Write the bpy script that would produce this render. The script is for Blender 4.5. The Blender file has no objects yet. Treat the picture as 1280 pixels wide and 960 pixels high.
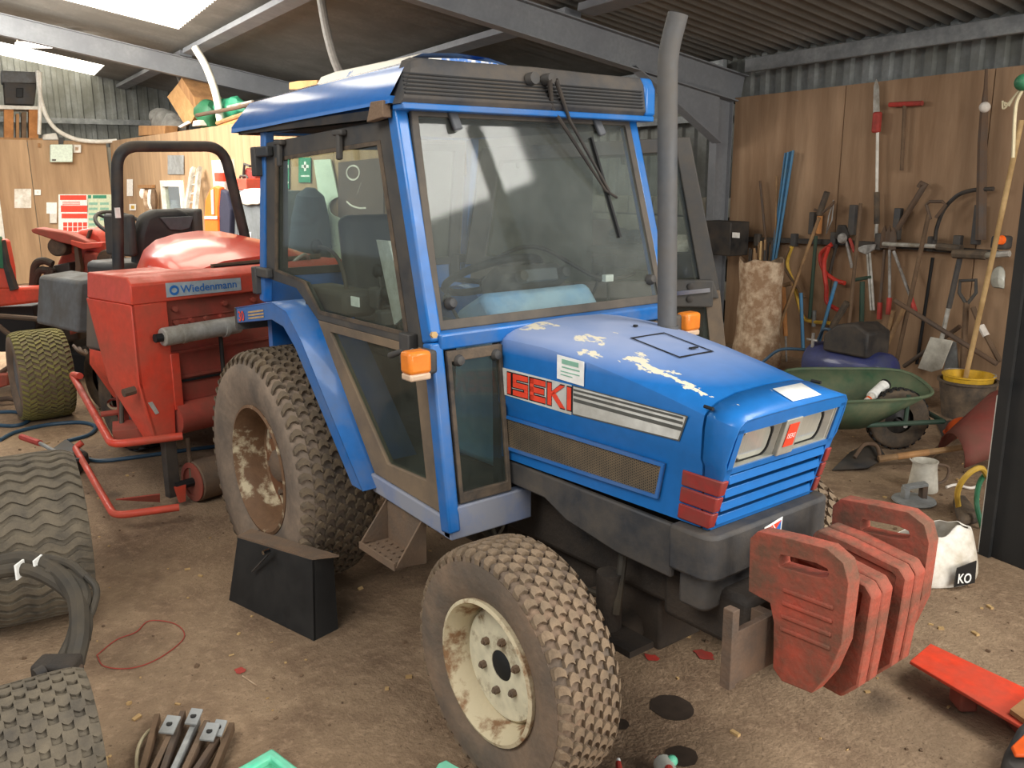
import bpy, bmesh, math, random
from mathutils import Vector, Matrix, noise as mnoise
random.seed(7)
V = Vector
PI = math.pi
# ------------------------------------------------------------------ camera
FPX = 1099.0
CAMP = V((3.4616, -1.9821, 1.694))
yaw, pit, rol = math.radians(142.09), math.radians(-13.04), math.radians(-0.3)
FW = V((math.cos(yaw)*math.cos(pit), math.sin(yaw)*math.cos(pit), math.sin(pit)))
RT0 = FW.cross(V((0, 0, 1))).normalized(); UP0 = RT0.cross(FW)
RT = RT0*math.cos(rol) + UP0*math.sin(rol); UP = UP0*math.cos(rol) - RT0*math.sin(rol)
scene = bpy.context.scene
COL = scene.collection
cd = bpy.data.cameras.new('camera'); cam = bpy.data.objects.new('camera', cd); COL.objects.link(cam)
cd.sensor_fit = 'HORIZONTAL'; cd.sensor_width = 36.0; cd.lens = 36.0*FPX/1280.0; cd.clip_start = .05; cd.clip_end = 200
cm = Matrix((RT, UP, -FW)).transposed().to_4x4(); cm.translation = CAMP
cam.matrix_world = cm
scene.camera = cam
# ------------------------------------------------------------------ light
wd = bpy.data.worlds.new('overcast_sky'); scene.world = wd; wd.use_nodes = True
bg = wd.node_tree.nodes['Background']; bg.inputs[0].default_value = (.80, .88, 1.0, 1); bg.inputs[1].default_value = .55
def area(name, loc, tgt, sx, sy, power, col):
    l = bpy.data.lights.new(name, 'AREA'); l.shape = 'RECTANGLE'; l.size = sx; l.size_y = sy; l.energy = power; l.color = col
    o = bpy.data.objects.new(name, l); COL.objects.link(o); o.location = loc
    o.rotation_euler = (V(tgt)-V(loc)).to_track_quat('-Z', 'Y').to_euler(); return o
area('doorway_daylight', (8.6, 0.6, 2.5), (1.0, 0.2, 0.8), 5.0, 3.2, 430, (1.0, .95, .88))
area('roof_light_right', (4.0, 1.2, 3.4), (3.2, 0.4, 0), 2.2, 1.4, 120, (1.0, .96, .90))
area('roof_light_near', (1.6, -3.4, 3.7), (0.6, -0.9, 0), 3.5, 1.6, 130, (1.0, .96, .90))
area('roof_light_back', (-7.8, -0.6, 3.5), (-8.6, 1.6, 0.6), 5.0, 2.4, 560, (1.0, .96, .90))
vs = scene.view_settings
vs.view_transform = 'Standard'; vs.look = 'None'; vs.gamma = 1.0; vs.exposure = 0.0; vs.use_curve_mapping = False
# ------------------------------------------------------------------ pixel -> point on a real plane
def ray(u, v): return FW + RT*((u-640)/FPX) - UP*((v-480)/FPX)
def on(u, v, p, n):
    d = ray(u, v); n = V(n); return CAMP + d*((V(p)-CAMP).dot(n)/d.dot(n))
def G(u, v, z=0.0): return on(u, v, (0, 0, z), (0, 0, 1))
def PY(u, v, y): return on(u, v, (0, y, 0), (0, 1, 0))
def PX(u, v, x): return on(u, v, (x, 0, 0), (1, 0, 0))
WO = V((-2.462, 5.483, 0)); WD = V((-.9914, .1307, 0)); WN = V((-.1307, -.9914, 0))   # tool wall: origin at the steel post
def PW(u, v, o=0.0): return on(u, v, WO+WN*o, WN)
def W(s, o, z): return WO + WD*s + WN*o + V((0, 0, z))
EO = V((-13.524, 2.247, 0))                                                            # end wall
def PE(u, v, o=0.0): return on(u, v, EO-WD*o, WD)
# ------------------------------------------------------------------ materials
def lin(c):
    if isinstance(c, str): c = tuple(int(c[i:i+2], 16)/255 for i in (0, 2, 4))
    return tuple((x/12.92 if x <= .04045 else ((x+.055)/1.055)**2.4) for x in c[:3]) + (1,)
def nd(t, k, x=None, **kw):
    n = t.nodes.new(k)
    for a, b in kw.items(): setattr(n, a, b)
    if x:
        for a, b in x.items(): n.inputs[a].default_value = b
    return n
def ramp(t, src, a, b, ca=(0, 0, 0, 1), cb=(1, 1, 1, 1)):
    r = nd(t, 'ShaderNodeValToRGB'); e = r.color_ramp.elements
    e[0].position = a; e[1].position = b; e[0].color = ca; e[1].color = cb
    t.links.new(src, r.inputs[0]); return r.outputs[0]
def mixc(t, f, a, b, mode='MIX'):
    m = nd(t, 'ShaderNodeMix', data_type='RGBA', blend_type=mode)
    for s, x in ((0, f), (6, a), (7, b)):
        if isinstance(x, (int, float, tuple)): m.inputs[s].default_value = x
        else: t.links.new(x, m.inputs[s])
    return m.outputs[2]
MATS = {}
def mat(name, col, rough=.6, metal=0.0, dirt=None, damt=.45, dscale=5.0, var=.12, vscale=30.0, bump=.0, bscale=90.0, stretch=(1, 1, 1), dsharp=.18, emit=None, estr=1.0, coat=0.0, patch=None, pamt=.35, pscale=9.0):
    m = bpy.data.materials.new(name); m.use_nodes = True; t = m.node_tree; L = t.links
    b = t.nodes['Principled BSDF']; c = lin(col)
    tc = nd(t, 'ShaderNodeTexCoord'); mp = nd(t, 'ShaderNodeMapping', {'Scale': stretch}); L.new(tc.outputs['Object'], mp.inputs[0])
    n2 = nd(t, 'ShaderNodeTexNoise', {'Scale': vscale, 'Detail': 4.0}); L.new(mp.outputs[0], n2.inputs['Vector'])
    v0 = tuple(x*(1-var) for x in c[:3])+(1,); v1 = tuple(min(1, x*(1+var)) for x in c[:3])+(1,)
    cur = ramp(t, n2.outputs[0], .3, .7, v0, v1)
    rsock = None
    if patch:
        n3 = nd(t, 'ShaderNodeTexNoise', {'Scale': pscale, 'Detail': 6.0, 'Roughness': .62}); L.new(mp.outputs[0], n3.inputs['Vector'])
        cur = mixc(t, ramp(t, n3.outputs[0], 1-pamt-.02, 1-pamt+.02), cur, lin(patch))
    if dirt:
        n1 = nd(t, 'ShaderNodeTexNoise', {'Scale': dscale, 'Detail': 7.0, 'Roughness': .65}); L.new(mp.outputs[0], n1.inputs['Vector'])
        f = ramp(t, n1.outputs[0], max(0, .62-damt*.5-dsharp), min(1, .62-damt*.5+dsharp)); 
        cur = mixc(t, f, cur, lin(dirt))
        rsock = mixc(t, f, (rough,)*3+(1,), (.9, .9, .9, 1))
    L.new(cur, b.inputs['Base Color'])
    if rsock: L.new(rsock, b.inputs['Roughness'])
    else: b.inputs['Roughness'].default_value = rough
    b.inputs['Metallic'].default_value = metal
    if coat: b.inputs['Coat Weight'].default_value = coat; b.inputs['Coat Roughness'].default_value = .12
    if emit: b.inputs['Emission Color'].default_value = lin(emit); b.inputs['Emission Strength'].default_value = estr
    if bump:
        n4 = nd(t, 'ShaderNodeTexNoise', {'Scale': bscale, 'Detail': 5.0}); L.new(mp.outputs[0], n4.inputs['Vector'])
        bp = nd(t, 'ShaderNodeBump', {'Strength': bump, 'Distance': .02}); L.new(n4.outputs[0], bp.inputs['Height']); L.new(bp.outputs[0], b.inputs['Normal'])
    MATS[name] = m; return m
def glass(name, tint, dust, damt, clear=.9):
    m = bpy.data.materials.new(name); m.use_nodes = True; t = m.node_tree; L = t.links; t.nodes.clear()
    out = nd(t, 'ShaderNodeOutputMaterial'); tr = nd(t, 'ShaderNodeBsdfTransparent', {'Color': tuple(lin(tint)[:3])+(1,)})
    gl = nd(t, 'ShaderNodeBsdfGlossy', {'Color': (1, 1, 1, 1), 'Roughness': .06}); fw_ = nd(t, 'ShaderNodeLayerWeight', {'Blend': .5}); pw = nd(t, 'ShaderNodeMath', operation='POWER'); L.new(fw_.outputs['Facing'], pw.inputs[0]); pw.inputs[1].default_value = 4.0; fr = nd(t, 'ShaderNodeMath', operation='MULTIPLY_ADD'); L.new(pw.outputs[0], fr.inputs[0]); fr.inputs[1].default_value = .45; fr.inputs[2].default_value = .025
    df = nd(t, 'ShaderNodeBsdfDiffuse', {'Color': lin(dust)})
    tc = nd(t, 'ShaderNodeTexCoord'); n = nd(t, 'ShaderNodeTexNoise', {'Scale': 3.2, 'Detail': 8.0, 'Roughness': .68}); L.new(tc.outputs['Object'], n.inputs['Vector'])
    f = ramp(t, n.outputs[0], .32, .72, (damt*.35,)*3+(1,), (damt*1.5,)*3+(1,))
    a = nd(t, 'ShaderNodeMixShader'); L.new(fr.outputs[0], a.inputs[0]); L.new(tr.outputs[0], a.inputs[1]); L.new(gl.outputs[0], a.inputs[2])
    b = nd(t, 'ShaderNodeMixShader'); L.new(f, b.inputs[0]); L.new(a.outputs[0], b.inputs[1]); L.new(df.outputs[0], b.inputs[2])
    L.new(b.outputs[0], out.inputs[0]); MATS[name] = m; return m
M = MATS
DUST = '9c8468'; MUD = '8a6d52'
mat('blue_paint', '1f6eb6', .32, dirt='7f90a8', damt=.10, dscale=4, var=.06, coat=.25)
mat('blue_side', '1c68b0', .34, dirt='5b6f90', damt=.06, dscale=5, var=.05, coat=.25)
mat('blue_dull', '5f77a6', .55, dirt='8d8f98', damt=.45, dscale=5, var=.08)
mat('black_plastic', '323436', .55, dirt='544e46', damt=.22, dscale=6, var=.12)
mat('black_rubber', '2e2c2a', .75, dirt='6a5a48', damt=.3, dscale=9, bump=.15)
mat('seal_dark', '3a3836', .7, dirt='5f574d', damt=.35, dscale=5)
mat('exhaust_grey', '4c4e50', .55, dirt='5c564e', damt=.15)
mat('carrier_rust', '4c443c', .8, dirt='6e5846', damt=.4, dscale=9, bump=.2)
mat('grey_plastic', '38393b', .6, dirt='5e554a', damt=.16, dscale=5, var=.12, bump=.06)
mat('frame_dusty', '46423e', .7, dirt='7f6c56', damt=.42, dscale=3.5)
mat('black_metal', '1d1e20', .5, dirt='4d443a', damt=.18, dscale=6)
mat('near_black', '141414', .7)
mat('chassis', '1d1c1b', .7, dirt='41372d', damt=.35, dscale=5, bump=.2)
mat('sidewall', '94806c', .88, dirt='5e554c', damt=.22, dscale=3.5, bump=.2, bscale=40)
mat('sidewall_front', '8f765f', .88, dirt='665a4e', damt=.38, dscale=4.5, bump=.25, bscale=40)
mat('tread', '51483d', .85, dirt='76654f', damt=.3, dscale=14, var=.2, bump=.2, bscale=60)
mat('tread_front', '5f5242', .88, dirt='86725b', damt=.4, dscale=16, var=.2, bump=.25, bscale=60)
mat('tread_dark', '4c463d', .85, dirt='6f6554', damt=.3, dscale=12, var=.2, bump=.2)
mat('mossy', '605848', .9, dirt='8a8448', damt=.3, dscale=6, bump=.2)
mat('rim_cream', 'd3c6a6', .55, dirt='7d5233', damt=.40, dscale=9, dsharp=.05, var=.05)
mat('rim_rust', '8a6848', .75, dirt='cdbf9e', damt=.33, dscale=9, dsharp=.05, bump=.15)
mat('rim_brown', '75573d', .75, dirt='cdbf9e', damt=.08, dscale=9, dsharp=.05, bump=.15)
mat('disc_cream', 'd8cfb2', .5, dirt='80684a', damt=.08, dscale=8, dsharp=.06)
mat('plate_grey', 'a9b4ba', .5)
mat('steel', 'b4b4b0', .35, .35, dirt='66584a', damt=.25)
mat('chrome', 'd6d6d4', .15, 1.0, var=.03)
mat('dark_steel', '4a4744', .5, .25, dirt='6c5644', damt=.4)
mat('rusty_steel', '5f564c', .75, .1, dirt='7a6450', damt=.45, dscale=8, bump=.2)
mat('galvanised', 'a2a5a4', .55, .15, dirt='7a7a76', damt=.3, var=.15)
mat('weight_red', 'c64c37', .62, dirt='6e4c3a', damt=.38, dscale=6, var=.16, bump=.25, bscale=50)
mat('lamp_red', '9c2420', .4, dirt='7a3a30', damt=.25, dscale=12, coat=.2)
mat('amber', 'f08a1c', .25, dirt='c86a18', damt=.2, coat=.4, emit='f08a1c', estr=.08)
mat('amber_clear', 'c8ad92', .3)
mat('silver_panel', 'b4b2a6', .42, .35, dirt='8f8c80', damt=.2)
mat('headlight', 'bcbcb0', .12, .35, var=.06, vscale=14, stretch=(1, 14, 1), coat=.8)
mat('decal_silver', 'd3d3cb', .4, dirt='a8a59a', damt=.15)
mat('decal_dark', '565650', .5)
mat('decal_black', '1a1a1a', .5)
mat('decal_red', 'ea4a30', .45)
mat('paper_white', 'f0efe8', .6)
mat('decal_green', '88b8a0', .5)
mat('decal_blue', '2f6fb8', .5)
mat('mesh_grille', '4a443b', .6, .2, dirt='7d6c54', damt=.35, dscale=7)
mat('red_machine', 'd8452f', .42, dirt='b0523c', damt=.15, dscale=5, var=.08, coat=.15)
mat('red_dull', 'b24436', .6, dirt='8a4c3c', damt=.35, dscale=5, var=.1)
mat('red_hood', 'ea4a36', .3, var=.05, coat=.5)
mat('orange_red', 'e8482c', .4, dirt='b04a34', damt=.2)
mat('grey_panel', '6f757a', .6, dirt='5d5a55', damt=.35, dscale=4)
mat('dark_side', '4b4642', .7, dirt='6e6256', damt=.4)
mat('vinyl', '2a2a2c', .5, dirt='4a4844', damt=.15)
mat('grey_vinyl', '55575a', .6)
mat('aluminium', 'cfcec8', .38, .25, dirt='8d8677', damt=.3)
mat('plywood', 'bb9a74', .75, dirt='977a5c', damt=.3, dscale=3, var=.09, vscale=5, stretch=(1.6, 1.6, .16))
mat('plywood_dark', 'a88a6c', .8, dirt='86694e', damt=.33, dscale=2.6, var=.15, vscale=5, stretch=(1.6, 1.6, .2))
mat('timber', 'b98a58', .7, dirt='8a6440', damt=.3, var=.15, vscale=9, stretch=(1, 1, .3))
mat('timber_orange', 'c98a4e', .7, dirt='a06a3c', damt=.3)
mat('ash_handle', 'b08a5c', .6, dirt='7d6246', damt=.35)
mat('old_handle', '7c6249', .75, dirt='5d4a38', damt=.4)
mat('bamboo', 'c9a874', .6, dirt='a08052', damt=.25)
mat('concrete', 'a9a698', .85, dirt='8b8779', damt=.4, dscale=5, bump=.3, bscale=60)
mat('cladding', '8f9290', .6, .25, dirt='75766f', damt=.35, dscale=2.5)
mat('roof_sheet', '8a8780', .8, dirt='74716a', damt=.4, dscale=1.5, stretch=(1, 1, 1))
mat('beam_grey', '8a8d8f', .55, .15, dirt='7e8084', damt=.35, dscale=2)
mat('beam_galv', 'a5a8a6', .5, .4, dirt='86898a', damt=.4, dscale=5)
mat('skylight', 'e8e4d8', .6, emit='fff6e2', estr=4.6)
mat('tube_light', 'f4f4ee', .5, emit='fffaf0', estr=9.0)
mat('white_paint', 'e9e6dc', .5, dirt='c8c2b4', damt=.2)
mat('white_enamel', 'd8d4c6', .35, dirt='9c9484', damt=.2)
mat('oil_stain', '3a2f26', .6, var=.2)
mat('green_paint', '35573f', .55, dirt='6d7054', damt=.28, dscale=5)
mat('green_dark', '27483a', .55, dirt='3f4a3c', damt=.3)
mat('green_plastic', '55c8a0', .4, dirt='90c8ac', damt=.15)
mat('yellow_plastic', 'e0b020', .45, dirt='a08030', damt=.25)
mat('navy', '1f2a6b', .4, dirt='3b3f58', damt=.25, coat=.2)
mat('blue_tool', '3d7fae', .5, dirt='5f7f90', damt=.2)
mat('red_tool', 'c23a30', .5, dirt='7a3a30', damt=.2)
mat('orange_vis', 'ff6a1a', .6, emit='ff6a1a', estr=.12)
mat('orange_plastic', 'ee6428', .45)
mat('reflective', 'd0d0c8', .3, .2)
mat('navy_cloth', '24253a', .85)
mat('dark_coat', '2c3640', .9)
mat('cloth_grey', '8d8c86', .95, dirt='6c6a64', damt=.4)
mat('cloth_white', 'ded6ca', .9)
mat('sack', 'c9b397', .85, dirt='94765a', damt=.30, dscale=9, dsharp=.1)
mat('sack_white', 'eeeae0', .65, dirt='b5a78e', damt=.18, dscale=6)
mat('cardboard', 'c79b66', .8, dirt='a87e4e', damt=.2)
mat('steel_cabinet', '7d8386', .5, dirt='696e70', damt=.3)
mat('poster_green', 'cfd8b8', .6); mat('poster_red', 'e8452c', .6)
mat('sign_green', '2f8a68', .5)
mat('panel_pale', 'cfdcca', .6)
mat('board_brown', '5d4a42', .7)
mat('chalk', 'd8d4ca', .9)
mat('hose_blue', '2c4a60', .5); mat('hose_grey', '8d8a86', .6); mat('hose_red', 'c0392c', .5); mat('hose_black', '26241f', .6, dirt='4d4436', damt=.35)
mat('hose_yellow', 'd8b048', .5); mat('rope', 'c8bb98', .9); mat('hose_green', '2c6a48', .5)
mat('clear_bag', 'b8b8ac', .25); mat('red_twine', '9c4034', .8)
mat('dash_blue', '5a9cd4', .4, dirt='b0cce0', damt=.45, dscale=5)
mat('black_board', '191b1c', .6, dirt='2c2a27', damt=.25, dscale=6)
glass('windscreen_glass', 'eef2f0', 'a0a29a', .10); glass('door_glass', 'ecf2ef', '9a9c90', .055); glass('lower_glass', 'cbd8d4', '84847a', .11)
mat('grey_block', '66655f', .85, dirt='55544e', damt=.4, dscale=4)
mat('tub_red', '7e2f28', .5, dirt='6a4034', damt=.3)
# blue bonnet with peeling paint along its top edges
def bonnet_mat():
    m = mat('bonnet_paint', '1d6cb4', .33, var=.06, coat=.2); t = m.node_tree; L = t.links; b = t.nodes['Principled BSDF']
    old = b.inputs['Base Color'].links[0].from_socket
    tc = nd(t, 'ShaderNodeTexCoord'); sp = nd(t, 'ShaderNodeSeparateXYZ'); L.new(tc.outputs['Object'], sp.inputs[0])
    def mth(op, a, b_=0.0):
        n = nd(t, 'ShaderNodeMath', operation=op)
        for i, x in ((0, a), (1, b_)):
            if isinstance(x, (int, float)): n.inputs[i].default_value = x
            else: L.new(x, n.inputs[i])
        return n.outputs[0]
    n = nd(t, 'ShaderNodeTexNoise', {'Scale': 11.0, 'Detail': 7.0, 'Roughness': .62}); 
    mp = nd(t, 'ShaderNodeMapping', {'Scale': (.55, 1.2, 1.0), 'Location': (.35, .1, 0)}); L.new(tc.outputs['Object'], mp.inputs[0]); L.new(mp.outputs[0], n.inputs['Vector'])
    band = mth('SUBTRACT', 1.0, mth('MULTIPLY', mth('ABSOLUTE', mth('ADD', sp.outputs[1], .185)), 12.0))         # strip along the near top edge
    band = mth('MAXIMUM', band, -.1)
    up = mth('MULTIPLY', mth('SUBTRACT', sp.outputs[2], 1.125), 30.0); up = mth('MINIMUM', mth('MAXIMUM', up, -1.0), 0.0)
    f = mth('ADD', mth('ADD', n.outputs[0], mth('MULTIPLY', band, .17)), mth('MULTIPLY', up, .4))
    fr = ramp(t, f, .665, .68)
    # faded top
    fade = mth('MULTIPLY', mth('SUBTRACT', sp.outputs[2], 1.150), 16.0); fade = mth('MULTIPLY', mth('MINIMUM', mth('MAXIMUM', fade, 0.0), 1.0), .8)
    n5 = nd(t, 'ShaderNodeTexNoise', {'Scale': 5.0, 'Detail': 6.0}); L.new(tc.outputs['Object'], n5.inputs['Vector'])
    fade = mth('MULTIPLY', fade, mth('ADD', n5.outputs[0], .5))
    c1 = mixc(t, fade, old, lin('a3aecb'))
    L.new(mixc(t, fr, c1, lin('e2d9c0')), b.inputs['Base Color'])
    L.new(mixc(t, fade, (.33,)*3+(1,), (.6,)*3+(1,)), b.inputs['Roughness'])
bonnet_mat()
def roof_paint():
    m = mat('cab_roof_paint', '2a70bc', .16, var=.06, coat=.8, bump=.04, bscale=5); return m
roof_paint()
mat('hump_paint', '3a74bc', .4, patch='ece6d6', pamt=.60, pscale=5)
# floor: earth trodden over concrete
def floor_mat():
    m = bpy.data.materials.new('dirt_floor'); m.use_nodes = True; t = m.node_tree; L = t.links; b = t.nodes['Principled BSDF']
    tc = nd(t, 'ShaderNodeTexCoord')
    def nz(s, d=6.0, r=.6):
        n = nd(t, 'ShaderNodeTexNoise', {'Scale': s, 'Detail': d, 'Roughness': r}); L.new(tc.outputs['Object'], n.inputs['Vector']); return n.outputs[0]
    c = mixc(t, ramp(t, nz(.9), .35, .65), lin('9c8468'), lin('836c54'))
    c = mixc(t, ramp(t, nz(3.1, 8, .7), .45, .72), c, lin('69513d'))
    c = mixc(t, ramp(t, nz(24, 6, .7), .5, .85), c, lin('b2977a'))
    c = mixc(t, ramp(t, nz(70, 3), .62, .72), c, lin('5d4a38'))
    vo = nd(t, 'ShaderNodeTexVoronoi', {'Scale': 1.35}); L.new(tc.outputs['Object'], vo.inputs['Vector'])
    st = nd(t, 'ShaderNodeMath', operation='ADD'); L.new(vo.outputs['Distance'], st.inputs[0]); 
    sc = nd(t, 'ShaderNodeMath', operation='MULTIPLY'); L.new(nz(5), sc.inputs[0]); sc.inputs[1].default_value = .25; L.new(sc.outputs[0], st.inputs[1])
    c = mixc(t, ramp(t, st.outputs[0], .16, .26, (.65,)*3+(1,), (0, 0, 0, 1)), c, lin('3a2d22'))
    L.new(c, b.inputs['Base Color']); b.inputs['Roughness'].default_value = .85
    bp = nd(t, 'ShaderNodeBump', {'Strength': .42, 'Distance': .03}); 
    ad = nd(t, 'ShaderNodeMath', operation='ADD'); L.new(nz(9, 8, .7), ad.inputs[0]); L.new(nz(60, 4), ad.inputs[1]); L.new(ad.outputs[0], bp.inputs['Height']); L.new(bp.outputs[0], b.inputs['Normal'])
    M['dirt_floor'] = m
floor_mat()
# ------------------------------------------------------------------ mesh builder
def circ(n, r=1.0, a0=0.0): return [(r*math.cos(a0+2*PI*i/n), r*math.sin(a0+2*PI*i/n)) for i in range(n)]
def basis(d):
    d = V(d).normalized(); a = V((0, 0, 1)) if abs(d.z) < .9 else V((1, 0, 0))
    x = a.cross(d).normalized(); return x, d.cross(x), d
def fillet(pts, rad, k=5):
    pts = [V(p) for p in pts]; out = [pts[0]]
    for a, b, c in zip(pts, pts[1:], pts[2:]):
        u = (a-b); w = (c-b); r = min(rad, u.length*.48, w.length*.48); p = b+u.normalized()*r; q = b+w.normalized()*r
        for i in range(k+1):
            s = i/k; out.append(p*(1-s)**2 + b*2*s*(1-s) + q*s*s)
    out.append(pts[-1]); return out
def spline(pts, k=8):
    P = [V(p) for p in pts]; P = [P[0]*2-P[1]]+P+[P[-1]*2-P[-2]]; out = []
    for i in range(1, len(P)-2):
        for j in range(k):
            s = j/k; a, b, c, d = P[i-1:i+3]
            out.append(.5*((2*b)+(c-a)*s+(2*a-5*b+4*c-d)*s*s+(3*b-a-3*c+d)*s**3))
    out.append(P[-2]); return out
class MB:
    def __init__(s, M_=None): s.v = []; s.f = []; s.m = M_ or Matrix()
    def add(s, vs, fs):
        o = len(s.v); s.v += [s.m @ V(p) for p in vs]; s.f += [tuple(o+i for i in f) for f in fs]; return s
    def hexa(s, p): return s.add(p, [(0, 3, 2, 1), (4, 5, 6, 7), (0, 1, 5, 4), (1, 2, 6, 5), (2, 3, 7, 6), (3, 0, 4, 7)])
    def box(s, x0, x1, y0, y1, z0, z1): return s.hexa([(x0, y0, z0), (x1, y0, z0), (x1, y1, z0), (x0, y1, z0), (x0, y0, z1), (x1, y0, z1), (x1, y1, z1), (x0, y1, z1)])
    def obox(s, c, d, ax=None, ay=None):
        ax = V(ax or (1, 0, 0)).normalized(); ay = V(ay or (0, 1, 0)); ay = (ay-ax*ay.dot(ax)).normalized(); az = ax.cross(ay); c = V(c); x, y, z = ax*d[0]/2, ay*d[1]/2, az*d[2]/2
        return s.hexa([c-x-y-z, c+x-y-z, c+x+y-z, c-x+y-z, c-x-y+z, c+x-y+z, c+x+y+z, c-x+y+z])
    def beam(s, p, q, w, h, up=(0, 0, 1)):
        p, q = V(p), V(q); d = (q-p); up = V(up)
        if abs(d.normalized().dot(up)) > .98: up = V((1, 0, 0))
        return s.obox((p+q)/2, (d.length, w, h), d, up.cross(d))
    def prism(s, poly, vec):
        n = len(poly); vec = V(vec); P = [V(p) for p in poly]
        return s.add(P+[p+vec for p in P], [tuple(range(n))[::-1], tuple(range(n, 2*n))]+[(i, (i+1) % n, n+(i+1) % n, n+i) for i in range(n)])
    def ring(s, o, i_, vec):
        n = len(o); vec = V(vec); A = [V(p) for p in o]; B = [V(p) for p in i_]
        f = []
        for k in range(n):
            j = (k+1) % n
            f += [(k, j, n+j, n+k), (2*n+k, 3*n+k, 3*n+j, 2*n+j), (k, 2*n+k, 2*n+j, j), (n+k, n+j, 3*n+j, 3*n+k)]
        return s.add(A+B+[p+vec for p in A]+[p+vec for p in B], f)
    def tube(s, pts, r, n=8, closed=False):
        P = [V(p) for p in pts]; k = len(P); R = r if isinstance(r, (list, tuple)) else [r]*k
        T = [((P[(i+1) % k] if closed or i < k-1 else P[i])-(P[i-1] if closed or i > 0 else P[i])).normalized() for i in range(k)]
        x = basis(T[0])[0]; vs = []
        for i in range(k):
            x = (x-T[i]*x.dot(T[i])); x = x.normalized() if x.length > 1e-6 else basis(T[i])[0]; y = T[i].cross(x)
            vs += [P[i]+x*(R[i]*c)+y*(R[i]*q) for c, q in circ(n)]
        f = [(i*n+j, i*n+(j+1) % n, ((i+1) % k)*n+(j+1) % n, ((i+1) % k)*n+j) for i in range(k if closed else k-1) for j in range(n)]
        if not closed: f += [tuple(range(n))[::-1], tuple(range((k-1)*n, k*n))]
        return s.add(vs, f)
    def cyl(s, p, q, r, n=14, r2=None): return s.tube([p, q], [r, r if r2 is None else r2], n)
    def lathe(s, prof, o, ax, n=32, closed=False):
        x, y, d = basis(ax); o = V(o); k = len(prof); vs = []
        for r, h in prof: vs += [o+d*h+x*(max(r, 1e-4)*c)+y*(max(r, 1e-4)*q) for c, q in circ(n)]
        f = [(i*n+j, i*n+(j+1) % n, ((i+1) % k)*n+(j+1) % n, ((i+1) % k)*n+j) for i in range(k if closed else k-1) for j in range(n)]
        if not closed: f += [tuple(range(n))[::-1], tuple(range((k-1)*n, k*n))]
        return s.add(vs, f)
    def grid(s, rows, cu=False):
        n = len(rows[0]); vs = [p for r in rows for p in r]
        return s.add(vs, [(i*n+j, i*n+(j+1) % n, (i+1)*n+(j+1) % n, (i+1)*n+j) for i in range(len(rows)-1) for j in range(n if cu else n-1)])
    def ball(s, c, r, n=12, k=8):
        rx, ry, rz = r if isinstance(r, (tuple, list)) else (r, r, r); c = V(c)
        rows = [[c+V((rx*math.sin(PI*(i+.01)/(k+.02))*a, ry*math.sin(PI*(i+.01)/(k+.02))*b, -rz*math.cos(PI*(i+.01)/(k+.02)))) for a, b in circ(n)] for i in range(k+1)]
        s.grid(rows, True); return s
    def build(s, name, mt, parent=None, bevel=0.0, seg=2, ang=35, solid=0.0, sub=0, label=None, jit=0.0):
        me = bpy.data.meshes.new(name)
        off = V((0, 0, 0)); p = parent
        while p: off += p.location; p = p.parent
        vs = [p-off for p in s.v]
        if jit: vs = [p+V(mnoise.noise_vector((p+off)*9.0))*jit for p in vs]
        me.from_pydata(vs, [], s.f); me.update()
        bm = bmesh.new(); bm.from_mesh(me); bmesh.ops.recalc_face_normals(bm, faces=bm.faces); bm.to_mesh(me); bm.free()
        me.polygons.foreach_set('use_smooth', [True]*len(me.polygons)); me.set_sharp_from_angle(angle=math.radians(ang))
        me.materials.append(M[mt])
        o = bpy.data.objects.new(name, me); COL.objects.link(o)
        if parent: o.parent = parent
        if solid: md = o.modifiers.new('solid', 'SOLIDIFY'); md.thickness = solid; md.offset = 0
        if bevel: md = o.modifiers.new('bevel', 'BEVEL'); md.width = bevel; md.segments = seg; md.limit_method = 'ANGLE'; md.angle_limit = math.radians(40); md.use_clamp_overlap = True
        if sub: md = o.modifiers.new('sub', 'SUBSURF'); md.levels = sub; md.render_levels = sub
        if label: o['label'] = label
        return o
def tag(o, label, cat, group=None):
    o['label'] = label; o['category'] = cat
    if group: o['group'] = group
    return o
def thing(name, label, cat, loc=(0, 0, 0), group=None):
    o = bpy.data.objects.new(name, None); o.empty_display_size = .1; COL.objects.link(o); o.location = loc; return tag(o, label, cat, group)
def struct(o): o['kind'] = 'structure'; return o
def sroot(name):
    o = bpy.data.objects.new(name, None); COL.objects.link(o); return struct(o)
def piece(src, name, parent, mtx):
    o = src.copy(); o.name = name; COL.objects.link(o); o.parent = parent; o.matrix_local = mtx; return o
def text(body, name, mt, parent, origin, ax, ay, size, depth=.001, align='LEFT', bold=0.0):
    cu = bpy.data.curves.new(name, 'FONT'); cu.body = body; cu.size = 1.0; cu.extrude = 0; cu.offset = bold; cu.align_x = align; cu.resolution_u = 3
    tmp = bpy.data.objects.new('tmp', cu); COL.objects.link(tmp); dg = bpy.context.evaluated_depsgraph_get(); me0 = bpy.data.meshes.new_from_object(tmp.evaluated_get(dg))
    vs = [v.co.copy() for v in me0.vertices]; fs = [tuple(p.vertices) for p in me0.polygons]
    bpy.data.objects.remove(tmp); bpy.data.curves.remove(cu); bpy.data.meshes.remove(me0)
    ax = V(ax).normalized(); ay = V(ay).normalized(); az = ax.cross(ay); sx, sy = size if isinstance(size, tuple) else (size, size)
    m = MB(); m.add([V(origin)+ax*(p.x*sx)+ay*(p.y*sy)+az*depth for p in vs], fs)
    return m.build(name, mt, parent)
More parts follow.
